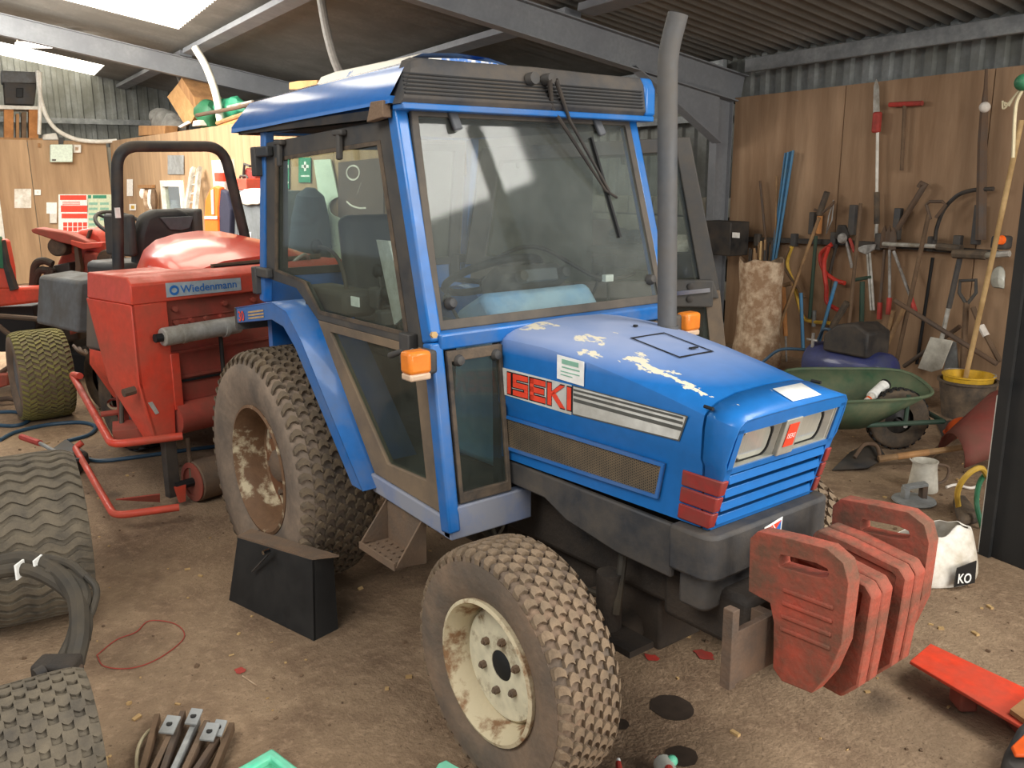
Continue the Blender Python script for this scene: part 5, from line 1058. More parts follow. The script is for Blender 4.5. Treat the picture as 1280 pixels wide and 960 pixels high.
MB().tube([I(-.02, .10, .934), I(.025, .10, .935)], .022, 10).build('cylinder_end', 'near_black', cy)
for a in (.12, .36): MB().tube([I(a, .10, .937), I(a+.025, .10, .9375)], .0495, 18).build('clamp', 'aluminium', cy)
MB().tube([I(.37, .06, .96), I(.37, .06, .62), I(.40, .04, .52)], .012).build('cylinder_strap', 'black_metal', cy)
MB().tube([I(.10, .0, .475), I(1.2, .0, .475)], .085, 18).build('drum', 'red_dull', t)
MB().obox(I(.4, -.2, .58), (.6, .3, .1), IU, IN).build('tine_frame', 'near_black', t)
MB().obox(I(.05, .0, .24), (.065, .05, .36), IU, IN).build('leg', 'black_metal', t, bevel=.003)
m = MB(); m.tube([I(.16, .02, .115), I(1.15, .02, .115)], .112, 24); rl = m.build('roller', 'rusty_steel', t, bevel=.008)
MB().lathe([(.108, 0), (.108, .006), (.08, .01), (.075, -.02), (.001, -.02)], I(.157, .02, .115), -IU, 24).build('roller_cap', 'red_dull', rl); MB().tube([I(.05, .02, .115), I(.16, .02, .115)], .025).build('roller_pin', 'near_black', rl)
MB().prism([I(.04, .03, .12), I(.10, .03, .12), I(.09, .03, .03), I(.06, .03, .03)], IN*.02).build('foot_plate', 'red_machine', t)
def hoop(L, z, dz=0): return fillet([G(u, v, z) for u, v in L], .10, 6)
MB().tube(fillet([G(100, 470, .50), G(90, 468, .46), G(140, 556, .40), G(228, 545, .40)], .07, 6), .021, 10).build('guard_rail', 'red_machine', t, ang=60)
MB().tube(fillet([G(103, 553, .14), G(94, 560, .11), G(143, 645, .10), G(224, 634, .10)], .07, 6), .019, 10).build('guard_rail', 'red_machine', t, ang=60)
MB().prism([G(145, 625, .12), G(200, 618, .16), G(200, 628, .10)], (0, 0, .006)).build('gusset', 'red_dull', t)
MB().tube([I(.16, .0, .36), I(.165, .0, .10)], .012).build('tine', 'rusty_steel', t)
m = MB(); m.tube([G(126, 518, .45), G(172, 512, .45)], .016); m.obox(G(172, 498, .50), (.03, .03, .2)); m.obox(G(152, 500, .52), (.03, .05, .26)); m.build('linkage_arm', 'red_dull', t)
m = MB(); m.prism([G(142, 540, .36), G(190, 535, .36), G(188, 548, .36), G(142, 553, .36)], (0, 0, .06)); m.build('lower_link', 'red_dull', t); MB().tube([G(152, 543, .37), G(152, 500, .52)], .012).build('link_pin', 'dark_steel', t)
MB().tube([I(-.09, -.02, .665), I(-.15, -.02, .66)], .022).build('pivot_pin', 'dark_steel', t)
m = MB(); m.ring([G(143, 505, .43)+wx*(.045*a)+V((0, 0, .035*b)) for a, b in circ(16)], [G(143, 505, .43)+wx*(.03*a)+V((0, 0, .022*b)) for a, b in circ(16)], wy*.02); m.build('shackle', 'chrome', t)
MB().prism([I(-.055, .032, .60), I(-.02, .032, .53), I(.0, .032, .535), I(-.03, .032, .60)], IN*.001).build('worn_label', 'aluminium', t)
# ================================================================== red ride-on machine carrying it
t = thing('ride_on_mower', 'red ride-on mower with black roll bar, seen from behind', 'mower', I(.75, -1.2, 0))
hp = fillet([PI_(148, 345, -1.0), PI_(146, 183, -1.0), PI_(279, 183, -1.0), PI_(312, 320, -1.0)], .13, 8)
MB().tube(hp, .034, 14).build('roll_bar', 'black_metal', t, ang=60)
MB().obox(PI_(147, 266, -.96), (.03, .01, .06), IU, IN).build('roll_bar_label', 'paper_white', t)
def hoodrow(o, a0, a1, zt, zb, r):
    return [I(a, o, z) for a, z in ((a0-.05, zb), (a0-.02, zb+(zt-zb)*.35), (a0+.04, zb+(zt-zb)*.72), (a0+.12, zt-.03), (a0+.25, zt), ((a0+a1)/2, zt+.012), (a1-.25, zt), (a1-.12, zt-.03), (a1-.04, zb+(zt-zb)*.72), (a1+.02, zb+(zt-zb)*.35), (a1+.05, zb))]
rows = [hoodrow(-.14, .30, 1.25, 1.265, 1.13, .1), hoodrow(-.25, .26, 1.28, 1.30, 1.12, .1), hoodrow(-.55, .32, 1.28, 1.35, 1.10, .1), hoodrow(-.85, .42, 1.24, 1.385, 1.08, .1), hoodrow(-.93, .46, 1.22, 1.36, 1.08, .1)]
m = MB(); m.grid(rows); m.add(rows[0], [tuple(range(11))]); m.add(rows[-1], [tuple(range(11))]); hd = m.build('engine_hood', 'red_hood', t, ang=45)
m = MB(); m.prism([I(.46, -.13, 1.255), I(1.2, -.13, 1.265), I(1.2, -.13, 1.19), I(.46, -.13, 1.19)], IN*.012); m.build('hood_grille', 'rusty_steel', hd)
for i in range(3): MB().obox(I(.83, -.112, 1.205+i*.018), (.72, .006, .006), IU, IN).build('grille_bar', 'near_black', hd)
MB().tube(spline([I(.98, -.12, 1.22), I(1.05, -.08, 1.27), I(1.12, -.12, 1.23)]), .01).build('hood_handle', 'aluminium', hd)
m = MB(); m.prism([I(.36, -.48, .45), I(.36, -1.5, .55), I(.36, -1.5, 1.05), I(.36, -.48, 1.12)], IU*1.0); m.build('body', 'red_dull', t, bevel=.03)
m = MB(); q = [PI_(95, 416, -.9), PI_(99, 352, -.9), PI_(140, 345, -.9), PI_(160, 348, -.9), PI_(158, 400, -.9), PI_(140, 418, -.9)]; m.prism(q, -IN*.55); m.build('mudguard', 'grey_panel', t, bevel=.02)
q = [PI_(140, 382, -.5), PI_(168, 345, -.5), PI_(170, 478, -.5), PI_(150, 450, -.5), PI_(139, 440, -.5)]; sp_ = MB().prism(q, -IN*.3).build('side_panel', 'dark_side', t, bevel=.006)
MB().prism([PI_(146, 417, -.495), PI_(168, 442, -.495), PI_(168, 448, -.495), PI_(146, 424, -.495)], IN*.001).build('side_label', 'paper_white', sp_); MB().prism([PI_(158, 440, -.49), PI_(166, 446, -.49), PI_(165, 460, -.49), PI_(157, 452, -.49)], IN*.001).build('warning_label', 'sack', sp_)
MB().prism([PI_(138, 442, -.48), PI_(168, 482, -.48), PI_(168, 505, -.48), PI_(152, 482, -.48), PI_(138, 462, -.48)], -IN*.25).build('lower_panel', 'orange_red', sp_, bevel=.004)
# seat
m = MB(); q = [PI_(u, v, -1.35) for u, v in ((172, 335), (174, 290), (182, 268), (196, 262), (224, 261), (238, 266), (246, 280), (250, 335))]; m.prism(q, -IN*.12); st_ = m.build('seat_back', 'vinyl', t, bevel=.04, seg=3)
q = [PI_(u, v, -1.34) for u, v in ((199, 272), (241, 270), (236, 285), (226, 288), (212, 287))]; MB().prism(q, IN*.014).build('seat_pocket', 'grey_vinyl', st_, bevel=.004)
MB().obox(I(.80, -1.6, 1.12), (.5, .5, .12), IU, IN).build('seat_cushion', 'vinyl', st_, bevel=.04)
for L in (((160, 268), (170, 268), (174, 320), (164, 322)), ((243, 263), (254, 260), (256, 300), (246, 305))): MB().prism([PI_(u, v, -1.3) for u, v in L], -IN*.35).build('armrest', 'black_plastic', t, bevel=.02)
c = PI_(154, 282, -2.1); x, y, d = basis((.45, .2, .85)); MB().tube([c+x*(.19*a)+y*(.19*b) for a, b in circ(28)], .014, 8, closed=True).build('steering_wheel', 'black_plastic', t); MB().tube([c, c-d*.4], .025).build('steering_column', 'black_metal', t)
for a in (0, 2.1, 4.2): MB().tube([c, c+x*(.19*math.cos(a))+y*(.19*math.sin(a))], .01).build('wheel_spoke', 'near_black', t)
for a, o in ((.50, -1.15), (1.45, -1.15)): 
    w = tyre(t, I(a, o, .33), -IU, .33, .28, .17, (-.6, -.2, .2, .6), 30, .2, .55, .03, .012, 'black_rubber', 'near_black')
    MB().lathe([(.17, .05), (.15, .02), (.05, .0), (.001, 0)], I(a, o, .33), -IU, 24).build('wheel_disc', 'grey_panel', w)
for a in (.85, 1.45): 
    w = tyre(t, I(a, -2.3, .25), -IU, .25, .2, .12, (-.5, 0, .5), 26, .25, .55, .03, .012, 'black_rubber', 'near_black'); MB().lathe([(.12, .05), (.1, .02), (.001, 0)], I(a, -2.3, .25), -IU, 20).build('wheel_disc', 'grey_panel', w)
MB().prism([I(.75, -1.4, .4), I(.75, -2.4, .3), I(.75, -2.4, .8), I(.75, -2.0, .9), I(.75, -1.4, .7)], IU*.8).build('front_body', 'red_dull', t, bevel=.03)
MB().tube(spline([PI_(155, 355, -.85), PI_(148, 375, -.8), PI_(143, 400, -.7), PI_(142, 430, -.6)]), .012).build('loose_cable', 'hose_grey', t)
# ================================================================== raised cutting unit further back (vertical plane)
FH = V((math.cos(yaw), math.sin(yaw), 0))
def PV(u, v, d): return on(u, v, CAMP+FH*d, FH)
def plate(L, d, th, mt, name, par, bevel=.01): return MB().prism([PV(u, v, d) for u, v in L], FH*th).build(name, mt, par, bevel=bevel)
c = PV(100, 450, 7.5); t = thing('folded_mower', 'red mower with its cutting deck folded upright in front of the notices', 'mower', V((c.x, c.y, 0)))
plate([(38, 287), (44, 285), (82, 291), (112, 303), (110, 311), (75, 303), (40, 291)], 7.1, .15, 'red_dull', 'deck_arm', t)
plate([(82, 300), (98, 287), (112, 285), (126, 290), (135, 305), (138, 318), (128, 330), (104, 326), (86, 316)], 7.25, .35, 'red_machine', 'deck_shell', t, .04)
plate([(104, 314), (120, 316), (124, 330), (112, 358), (98, 362), (100, 336)], 7.2, .3, 'red_dull', 'deck_plate', t, .02)
plate([(76, 318), (98, 308), (104, 326), (98, 345), (84, 350), (70, 332)], 7.35, .3, 'red_dull', 'deck_side', t, .02)
plate([(98, 358), (112, 354), (106, 385), (96, 415), (86, 420), (84, 385)], 7.25, .25, 'red_dull', 'deck_lower', t, .02)
for u, v, r in ((70, 309, .075), (134, 326, .09)): MB().cyl(PV(u, v, 7.15), PV(u, v, 7.15)+FH*.16, r, 18).build('anti_scalp_wheel', 'black_rubber', t, bevel=.015)
plate([(66, 332), (86, 328), (90, 352), (78, 362), (66, 356)], 7.15, .2, 'black_metal', 'motor', t)
plate([(92, 308), (97, 308), (101, 335), (98, 352), (94, 352), (94, 330)], 7.12, .06, 'dark_steel', 'hinge_bar', t, .004)
plate([(88, 300), (104, 304), (128, 303), (128, 309), (104, 312), (88, 306)], 7.08, .08, 'red_machine', 'cross_arm', t, .006)
plate([(106, 300), (110, 288), (113, 287), (108, 304)], 7.2, .05, 'dark_steel', 'rib', t, .004)
for L in (((41, 358), (44, 332), (54, 326), (66, 330)), ((40, 362), (48, 340), (58, 338), (68, 340)), ((66, 335), (60, 345), (68, 352))): MB().tube(spline([PV(u, v, 7.1) for u, v in L]), .03, 10).build('hydraulic_hose', 'chassis', t)
plate([(38, 350), (100, 352), (90, 440), (120, 445), (140, 470), (60, 470), (45, 440)], 7.6, .7, 'near_black', 'chassis', t, .02)
plate([(70, 395), (98, 388), (100, 425), (70, 430)], 7.4, .2, 'chassis', 'gearbox', t, .02)
for i in range(5): MB().tube(spline([PV(92+i*7, 432+3*i % 7, 7.0), PV(100+i*6, 440+i*3, 6.9), PV(118+i*4, 448-i*2, 6.9)]), .014).build('linkage', 'dark_steel', t)
for a in (50, 135): MB().cyl(PV(a, 455, 7.7), PV(a, 455, 7.7)+V((0, 0, -PV(a, 455, 7.7).z)), .06, 10).build('stand', 'near_black', t)
# soil and cutting debris caked under it
# ================================================================== orange-red mower at the left edge
ax = (-wx*.80-wy*.60).normalized(); c0 = G(58, 521)
t = thing('mower', 'orange red mower with mossy turf tyre cut off by the left edge', 'mower', c0)
w = tyre(t, c0+V((0, 0, .325)), ax, .33, .36, .17, (-.84, -.6, -.36, -.12, .12, .36, .6, .84), 46, .12, .5, .03, .01, 'sidewall_front', 'mossy', name='front_wheel', wave=True)
m = MB(); m.lathe([(.172, .15), (.16, .15), (.14, .06), (.05, .05), (.001, .05)], c0+V((0, 0, .325)), ax, 28); dsc = m.build('wheel_disc', 'grey_panel', w)
for i in range(5):
    x, y, d = basis(ax); p = c0+V((0, 0, .325))+ax*.055+(x*math.cos(i*1.257)+y*math.sin(i*1.257))*.09; MB().tube([p, p+ax*.012], .012, 6).build('wheel_nut', 'black_metal', w)
c1 = c0-ax*.9+(-wx*.2); c1 = G(66, 470)
w = tyre(t, PV(62, 425, 8.2), ax, .36, .34, .18, (-.84, -.6, -.36, -.12, .12, .36, .6, .84), 44, .12, .5, .03, .01, 'black_rubber', 'tread_dark', name='rear_wheel', wave=True)
plate([(-60, 362), (60, 358), (68, 362), (67, 368), (50, 378), (-60, 390)], 6.9, .15, 'orange_red', 'mudguard', t, .02)
plate([(-60, 290), (5, 300), (12, 335), (14, 362), (-60, 362)], 6.9, .1, 'red_machine', 'side_cowl', t, .02)
plate([(-40, 292), (-2, 296), (6, 318), (5, 336), (-40, 330)], 6.88, .05, 'hose_green', 'side_stripe', t, .004)
plate([(2, 300), (8, 330), (17, 356), (20, 362), (12, 364), (4, 335)], 6.86, .06, 'black_metal', 'lever_bar', t, .004)
plate([(-60, 385), (40, 382), (45, 410), (20, 440), (-60, 440)], 7.1, .5, 'near_black', 'chassis', t, .01)
for L in (((-5, 405), (20, 425), (25, 440)), ((-5, 470), (10, 460), (18, 455)), ((-5, 500), (10, 498), (20, 500)), ((0, 395), (40, 398), (75, 402))): MB().tube([PV(u, v, 6.7) for u, v in L], .02).build('linkage', 'dark_steel', t)
plate([(-20, 470), (8, 468), (10, 482), (-20, 490)], 6.6, .1, 'red_dull', 'link_plate', t)
# ================================================================== turf-tyred trailer unit in the left foreground
t = thing('turf_roller', 'black turf tyred unit with hydraulic hoses in the left foreground', 'implement', (.3, -1.75, 0))
ax = V((math.cos(math.radians(84)), math.sin(math.radians(84)), 0)); c0 = V((-.30, -1.49, .325)); w = tyre(t, c0, ax, .33, .40, .17, (-.86, -.62, -.37, -.12, .12, .37, .62, .86), 40, .135, .58, .036, .012, 'tread_dark', 'tread_dark', name='rear_wheel', wave=True, alt=False)
MB().lathe([(.17, .14), (.14, .08), (.001, .08)], c0, ax, 24).build('wheel_disc', 'chassis', w)
c1 = G(52, 990); c1 = V((1.07, -1.71, .205)); w = tyre(t, c1, V((math.cos(math.radians(86)), math.sin(math.radians(86)), 0)), .212, .27, .11, (-.9, -.68, -.45, -.22, 0, .22, .45, .68, .9), 26, .13, .72, .05, .009, 'tread_dark', 'tread_dark', name='front_wheel')
MB().lathe([(.11, .09), (.09, .05), (.001, .05)], c1, ax, 24).build('wheel_disc', 'chassis', w)
m = MB(); m.beam(c0-ax*.22, c0-ax*.75, .08, .08); m.beam(c0-ax*.7, c1-ax*.6, .1, .12); m.beam(c1-ax*.15, c1-ax*.65, .06, .06); m.build('frame', 'black_metal', t)
DP = lambda u, v, d: CAMP+ray(u, v)*d
for L, r in ((((-30, 712, 2.9), (30, 700, 2.9), (70, 715, 2.85), (95, 745, 2.75), (100, 790, 2.65), (92, 830, 2.6)), .030), (((-30, 704, 2.92), (40, 697, 2.9), (85, 704, 2.85), (108, 722, 2.8)), .014), (((-30, 722, 2.85), (30, 712, 2.85), (80, 735, 2.8), (105, 770, 2.7), (104, 800, 2.65)), .022), (((108, 720, 2.8), (120, 735, 2.78), (118, 755, 2.74), (106, 785, 2.68)), .011), (((96, 770, 2.7), (88, 800, 2.64), (72, 832, 2.58)), .016), (((60, 715, 2.84), (92, 722, 2.82), (106, 745, 2.75), (100, 770, 2.7)), .02)): MB().tube(spline([DP(*q) for q in L]), r, 10).build('hydraulic_hose', 'hose_black', t)
for u, v, d in ((25, 712, 2.84), (48, 706, 2.86)): MB().obox(DP(u, v, d), (.006, .05, .05), wx, wy).build('hose_tie', 'paper_white', t)
m = MB(); m.obox(DP(72, 836, 2.56), (.12, .08, .06), wx, wy); m.build('coupling', 'chassis', t, bevel=.01); MB().cyl(DP(44, 845, 2.5), DP(56, 838, 2.52), .02).build('coupling', 'black_metal', t)
MB().tube([DP(98, 820, 2.62), DP(96, 862, 2.5)], .014).build('hose_end', 'dark_steel', t)
# ================================================================== black steel box against the rear wheel
A, Bq = V((.085, -.85, 0)), V((.615, -.722, 0)); dv = (Bq-A).normalized(); nb = V((-dv.y, dv.x, 0))
T0 = on(297, 672, A+nb*.015, nb); T1 = on(390, 700, A+nb*.015, nb)
t = thing('steel_box', 'black wedge shaped steel box on the floor against the rear tractor wheel', 'box', (A+Bq)/2)
MB().prism([A, Bq, T1, T0], nb*.012).build('front_plate', 'black_board', t, bevel=.002)
MB().prism([Bq, Bq+nb*.12, T1+nb*.10, T1], dv*-.01).build('end_plate', 'black_board', t); MB().prism([A, A+nb*.12, T0+nb*.10, T0], dv*.01).build('end_plate', 'black_board', t)
MB().prism([T0, T1, T1+dv*.06+nb*.08, T0+nb*.08-dv*.02], (0, 0, .008)).build('top_flange', 'rusty_steel', t)
bx = on(337, 688, A-nb*.01, nb); MB().tube([bx, bx-nb*.03], .009, 6).build('bolt', 'chrome', t); bb = on(316, 714, A-nb*.006, nb); MB().beam(bx+V((0, 0, -.01)), bb, .004, .012, nb).build('hasp', 'grey_plastic', t)
# ================================================================== floor bits
one(MB().tube(spline([G(*q, .003) for q in ((121, 819), (131, 833), (165, 835), (200, 822), (230, 797), (219, 780), (187, 776), (170, 790), (145, 800), (121, 819))]), .0022, 5), 'wire_hoop', 'red_twine', 'thin red wire hoop lying on the dirt', 'wire')
one(MB().tube([G(303, 845, .004), G(321, 857, .004)], .0025, 5), 'thin_stick', 'sack', 'thin pale stick by the red mark on the floor', 'stick')
one(MB().tube(spline([G(*q, .012) for q in ((-20, 530), (20, 532), (37, 523), (20, 515), (-20, 516))]), .014), 'floor_hose', 'hose_blue', 'dark blue hose loop under the mossy tyre', 'hose')
one(MB().tube(spline([G(*q, .012) for q in ((0, 550), (20, 540), (60, 531), (100, 528), (119, 533), (112, 543), (85, 551))]), .014), 'floor_hose', 'hose_blue', 'dark blue hose curling on the floor beyond the black tool case', 'hose')
one(MB().tube(spline([G(*q, .012) for q in ((105, 572), (125, 576), (165, 572), (230, 563), (285, 556))]), .013), 'floor_hose', 'hose_blue', 'dark blue hose running under the red implement', 'hose')
c = G(88, 592); t = thing('tool_case', 'black tool case with red grip on the floor behind the tyre', 'case', c)
MB().prism([G(66, 578, .0), G(98, 596, .0), G(112, 582, .0), G(84, 564, .0)], (0, 0, .09)).build('case_body', 'black_plastic', t, bevel=.015)
for k in range(3): MB().obox(G(78+9*k, 566+4*k, .115), (.05, .03, .01), wx, wy).build('case_vent', 'near_black', t)
MB().tube([G(27, 546, .12), G(50, 554, .12)], .02).build('grip', 'red_tool', t); MB().tube([G(50, 554, .12), G(72, 566, .10)], .012).build('neck', 'galvanised', t)
# steel bars bottom left
for i, (u0, v0, u1, v1, mt) in enumerate(((197, 897, 178, 966, 'old_handle'), (216, 915, 192, 966, 'rusty_steel'), (229, 893, 204, 966, 'dark_steel'), (247, 900, 217, 966, 'galvanised'), (259, 905, 231, 966, 'rusty_steel'), (272, 925, 245, 966, 'dark_steel'), (290, 908, 267, 966, 'old_handle'))):
    a, b = G(u0, v0, .03), G(u1, v1, .03); b = a+(b-a)*3; one(MB().beam(a, b, .018, .03), 'steel_bar', mt, ('leftmost', 'second from left', 'third from left', 'middle', 'third from right', 'second from right', 'rightmost')[i]+' of the steel bars bundled on the floor at the bottom', 'bar', 'bundle of steel bars', bevel=.002)
for (u, v, w_, l) in ((212, 907, .042, 'pale bracket with one round hole on the left bars'), (242, 897, .036, 'pale bracket at the far end of the middle bars'), (262, 916, .04, 'pale bracket on the right hand bars'), (273, 911, .034, 'second pale bracket tucked behind the right hand one')):
    c = G(u, v, .065); t = thing('bracket', l, 'bracket', c, 'brackets on the steel bars'); q = [c+wx*(w_*a-.0)+wy*(w_*b*1.2)+V((0, 0, .02*b)) for a, b in ((-.6, -.5), (.5, -.6), (.65, .5), (-.4, .6))]
    MB().prism(q, (0, 0, .006)).build('plate', 'galvanised', t, bevel=.001); MB().cyl(c+V((0, 0, .004)), c+V((0, 0, .0085)), .009, 12).build('hole', 'near_black', t)
one(MB().tube(spline([G(*q, .02) for q in ((198, 908), (185, 915), (174, 932), (171, 950), (172, 975))]), .006), 'rope', 'rope', 'cream rope curving beside the bundled steel bars', 'rope')
c, a, b = G(340, 934, .09), G(300, 957, .09), G(370, 957, .09); a = c+(a-c)*2.6; b = c+(b-c)*2.6
t = thing('tray', 'turquoise plastic tray whose corner shows at the bottom edge', 'tray', V(((a.x+b.x)/2, (a.y+b.y)/2, 0))); d = a+b-c; P = [c, a, d, b]; cc = sum(P, V())/4
MB().ring(P, [cc+(p-cc)*.80 for p in P], (0, 0, -.03)).build('tray_rim', 'green_plastic', t, bevel=.008); MB().prism([cc+(p-cc)*.9-V((0, 0, .085)) for p in P], (0, 0, .03)).build('tray_base', 'green_plastic', t); MB().ring([cc+(p-cc)*.86-V((0, 0, .085)) for p in P], [cc+(p-cc)*.8-V((0, 0, .085)) for p in P], (0, 0, .06)).build('tray_wall', 'green_plastic', t)
m = MB(); m.prism([G(543, 962, .03), G(548, 954, .03), G(558, 949, .04), (G(566, 955, .04)), (G(580, 962, .03)), G(575, 985, .02), G(545, 985, .02)], (0, 0, -.03)); one(m, 'plastic_scrap', 'green_plastic', 'turquoise plastic piece below the front wheel', 'plastic', bevel=.004)
P = [[G(u, v, z) for u, v, z in r] for r in (((652, 950, .03), (668, 943, .06), (690, 940, .06), (714, 940, .05)), ((654, 962, .06), (675, 955, .09), (695, 953, .07), (717, 956, .05)), ((655, 985, .02), (680, 985, .06), (700, 985, .05), (720, 985, .02)))]
one(MB().grid(P), 'plastic_sheet', 'clear_bag', 'crumpled clear plastic at the foot of the front wheel', 'plastic', solid=.003, sub=1)
t = thing('tube', 'red nozzle with white tip at the bottom edge', 'nozzle', G(778, 962)); MB().cyl(G(775, 970, .02), G(773, 953, .03), .012, 10, .008).build('nozzle_body', 'red_tool', t); MB().cyl(G(773, 953, .03), G(773, 949, .032), .006, 8).build('tip', 'paper_white', t)
t = thing('bottle', 'clear bottle with red contents and green cap at the bottom edge', 'bottle', G(835, 970)); MB().cyl(G(842, 985, .035), G(828, 952, .035), .03, 16).build('bottle_body', 'clear_bag', t, bevel=.008); MB().cyl(G(838, 975, .065), G(836, 960, .065), .012, 10).build('band', 'red_tool', t); MB().ball(G(840, 951, .05), .017, 12, 8).build('cap', 'green_plastic', t)
MB().cyl(G(822, 955, .03), G(820, 946, .04), .004, 6).build('spout', 'red_tool', t)
# red ramp and orange tool
z = .10; q = [G(1137, 826, z), G(1163, 804, z), G(1300, 868, z), G(1300, 922, z)]
t = thing('ramp', 'bright red steel ramp plate lying at the lower right', 'ramp', V((q[0].x, q[0].y, 0)).lerp(V((q[2].x, q[2].y, 0)), .5)); MB().prism(q, (0, 0, -.012)).build('ramp_plate', 'orange_red', t, bevel=.003)
MB().obox(G(1205, 868, .05), (.06, .08, .085), wx, wy).build('ramp_foot', 'red_dull', t, bevel=.01); MB().obox(q[2].lerp(q[3], .4)-V((0, 0, .05)), (.1, .2, .085), wx, wy).build('ramp_foot', 'red_dull', t)
MB().prism([G(1262, 892, z+.004), G(1290, 870, z+.004), G(1300, 875, z+.004), G(1280, 905, z+.004)], (0, 0, .015)).build('ramp_lip', 'timber', t)
c = G(1290, 965); t = thing('power_tool', 'black and orange tool housing in the bottom right corner', 'power tool', c)
MB().prism([G(1250, 955, .10), G(1256, 935, .12), G(1272, 905, .15), G(1300, 880, .17), G(1340, 960, .15), G(1300, 1000, .10)], (0, 0, -.10)).build('housing', 'black_plastic', t, bevel=.02)
MB().prism([G(1263, 937, .128), G(1283, 918, .15), G(1300, 920, .155), G(1300, 948, .145), G(1268, 948, .125)], (0, 0, .012)).build('cover', 'orange_plastic', t, bevel=.005)
# ================================================================== on the end wall (plane E) and the office partition (y = 2.3)
EA = WN                                                                # left to right along the end wall is -WN
def flat(P, mt, name, label, cat, group=None, th=.006): return one(MB().prism(P[0], P[1]*th), name, mt, label, cat, group)
def EP(u, v, o=.03): return PE(u, v, o)
def er(u0, v0, u1, v1, o=.025): return [EP(u0, v0, o), EP(u1, v0, o), EP(u1, v1, o), EP(u0, v1, o)]
EX = (EP(140, 240)-EP(20, 240)).normalized(); EOUT = -WD
t = thing('control_box', 'pale grey control box on the end wall plywood', 'box', EP(77, 203)); MB().prism(er(62, 181, 90, 203), EOUT*.16).build('case', 'panel_pale', t, bevel=.012); MB().prism(er(73, 172, 79, 182), EOUT*.05).build('cable_duct', 'black_metal', t); MB().prism(er(65, 199, 70, 201, .19), EOUT*.004).build('badge', 'grey_plastic', t)
t = thing('junction_box', 'small square cream box right of the control box', 'box', EP(96, 191)); MB().prism(er(91, 181, 101, 191), EOUT*.06).build('case', 'white_paint', t, bevel=.006); MB().prism(er(94, 184, 98, 188, .09), EOUT*.004).build('cover', 'sack', t)
flat((er(18, 236, 39, 260), EOUT), 'sack_white', 'notice', 'cream paper notice left of the switch on the end wall', 'notice'); MB
t = thing('wall_switch', 'white square light switch on the end wall', 'switch', EP(47, 244)); MB().prism(er(43, 237, 51, 244), EOUT*.03).build('plate', 'paper_white', t, bevel=.004); MB().prism(er(46, 239, 48, 242, .056), EOUT*.006).build('rocker', 'white_paint', t)
t = thing('wall_phone', 'white paper slip above a small white phone on the end wall', 'phone', EP(66, 279)); MB().prism(er(58, 253, 71, 267), EOUT*.006).build('slip', 'paper_white', t); MB().prism(er(62, 267, 71, 279), EOUT*.05).build('handset', 'white_paint', t, bevel=.01)
t = thing('poster', 'red and white safety poster above a row of red squares', 'poster', EP(90, 290)); MB().prism(er(73, 243, 110, 290), EOUT*.006).build('sheet', 'paper_white', t)
for (a, b, c, d) in ((75, 244, 108, 250), (76, 257, 109, 265), (77, 267, 109, 273)): MB().prism(er(a, b, c, d, .033), EOUT*.002).build('red_band', 'poster_red', t)
for r in range(2):
    for k in range(5): MB().prism(er(79+k*6.2, 278+r*6, 84+k*6.2, 283+r*6, .033), EOUT*.002).build('red_square', 'poster_red', t)
for k in range(3): MB().prism(er(78, 252+k*1.6, 100, 252.7+k*1.6, .033), EOUT*.002).build('print_line', 'decal_red', t)
t = thing('poster', 'pale green printed poster beside the red one', 'poster', EP(125, 288)); MB().prism(er(109, 243, 142, 288), EOUT*.006).build('sheet', 'poster_green', t)
MB().prism(er(110, 244, 114, 248, .033), EOUT*.002).build('emblem', 'sign_green', t); MB().prism(er(116, 244, 133, 248, .033), EOUT*.002).build('heading', 'sign_green', t)
for k in range(9): MB().prism(er(111+(14 if k > 4 else 0), 253+(k % 5)*6.5, 122+(14 if k > 4 else 0), 256+(k % 5)*6.5, .033), EOUT*.002).build('print_block', 'decal_green', t)
MB().prism(er(122, 264, 131, 269, .033), EOUT*.002).build('white_block', 'paper_white', t)
flat((er(47, 179, 50, 184), EOUT), 'timber', 'wood_block', 'small pale wood block high on the end wall', 'wood', th=.05)
one(MB().prism(er(139, 179, 142, 214), EOUT*.06), 'corner_batten', 'timber', 'upright pale batten in the corner of the end wall', 'batten')
# timber stack with the black tub on top of the end wall
cz = 2.40
t = thing('timber_rack', 'stack of timber blocks carrying a board on top of the end wall', 'timber', EP(24, 172, -.3))
for (a, b, z0_, mt) in ((5, 17, 137, 'timber_orange'), (36, 48, 137, 'timber_orange'), (20, 24, 142, 'timber'), (27, 33, 140, 'old_handle')): MB().prism([EP(a, z0_, -.2), EP(b, z0_, -.2), EP(b, 174, -.2), EP(a, 174, -.2)], WD*.35).build('timber_block', mt, t, bevel=.006)
MB().prism([EP(-8, 131, -.15), EP(50, 133, -.15), EP(50, 137, -.15), EP(-8, 136, -.15)], WD*.6).build('board', 'white_paint', t); MB().prism([EP(-20, 171, -.1), EP(60, 173, -.1), EP(60, 176, -.1), EP(-20, 175, -.1)], WD*.6).build('loft_board', 'timber', t)
t = thing('plastic_tub', 'black plastic tub with pale lid on top of the timber stack', 'tub', EP(22, 131, -.3))
a = [EP(4, 102, -.2), EP(46, 104, -.2), EP(43, 131.5, -.2), EP(6, 130.5, -.2)]; MB().prism(a, WD*.45).build('tub_body', 'black_metal', t, bevel=.02)
MB().prism([EP(1, 88, -.18), EP(47, 90, -.18), EP(47, 104, -.18), EP(2, 103, -.18)], WD*.5).build('tub_lid', 'grey_panel', t, bevel=.02); MB().prism(er(20, 110, 29, 122, -.19), EOUT*.02).build('tub_grip', 'near_black', t, bevel=.01)
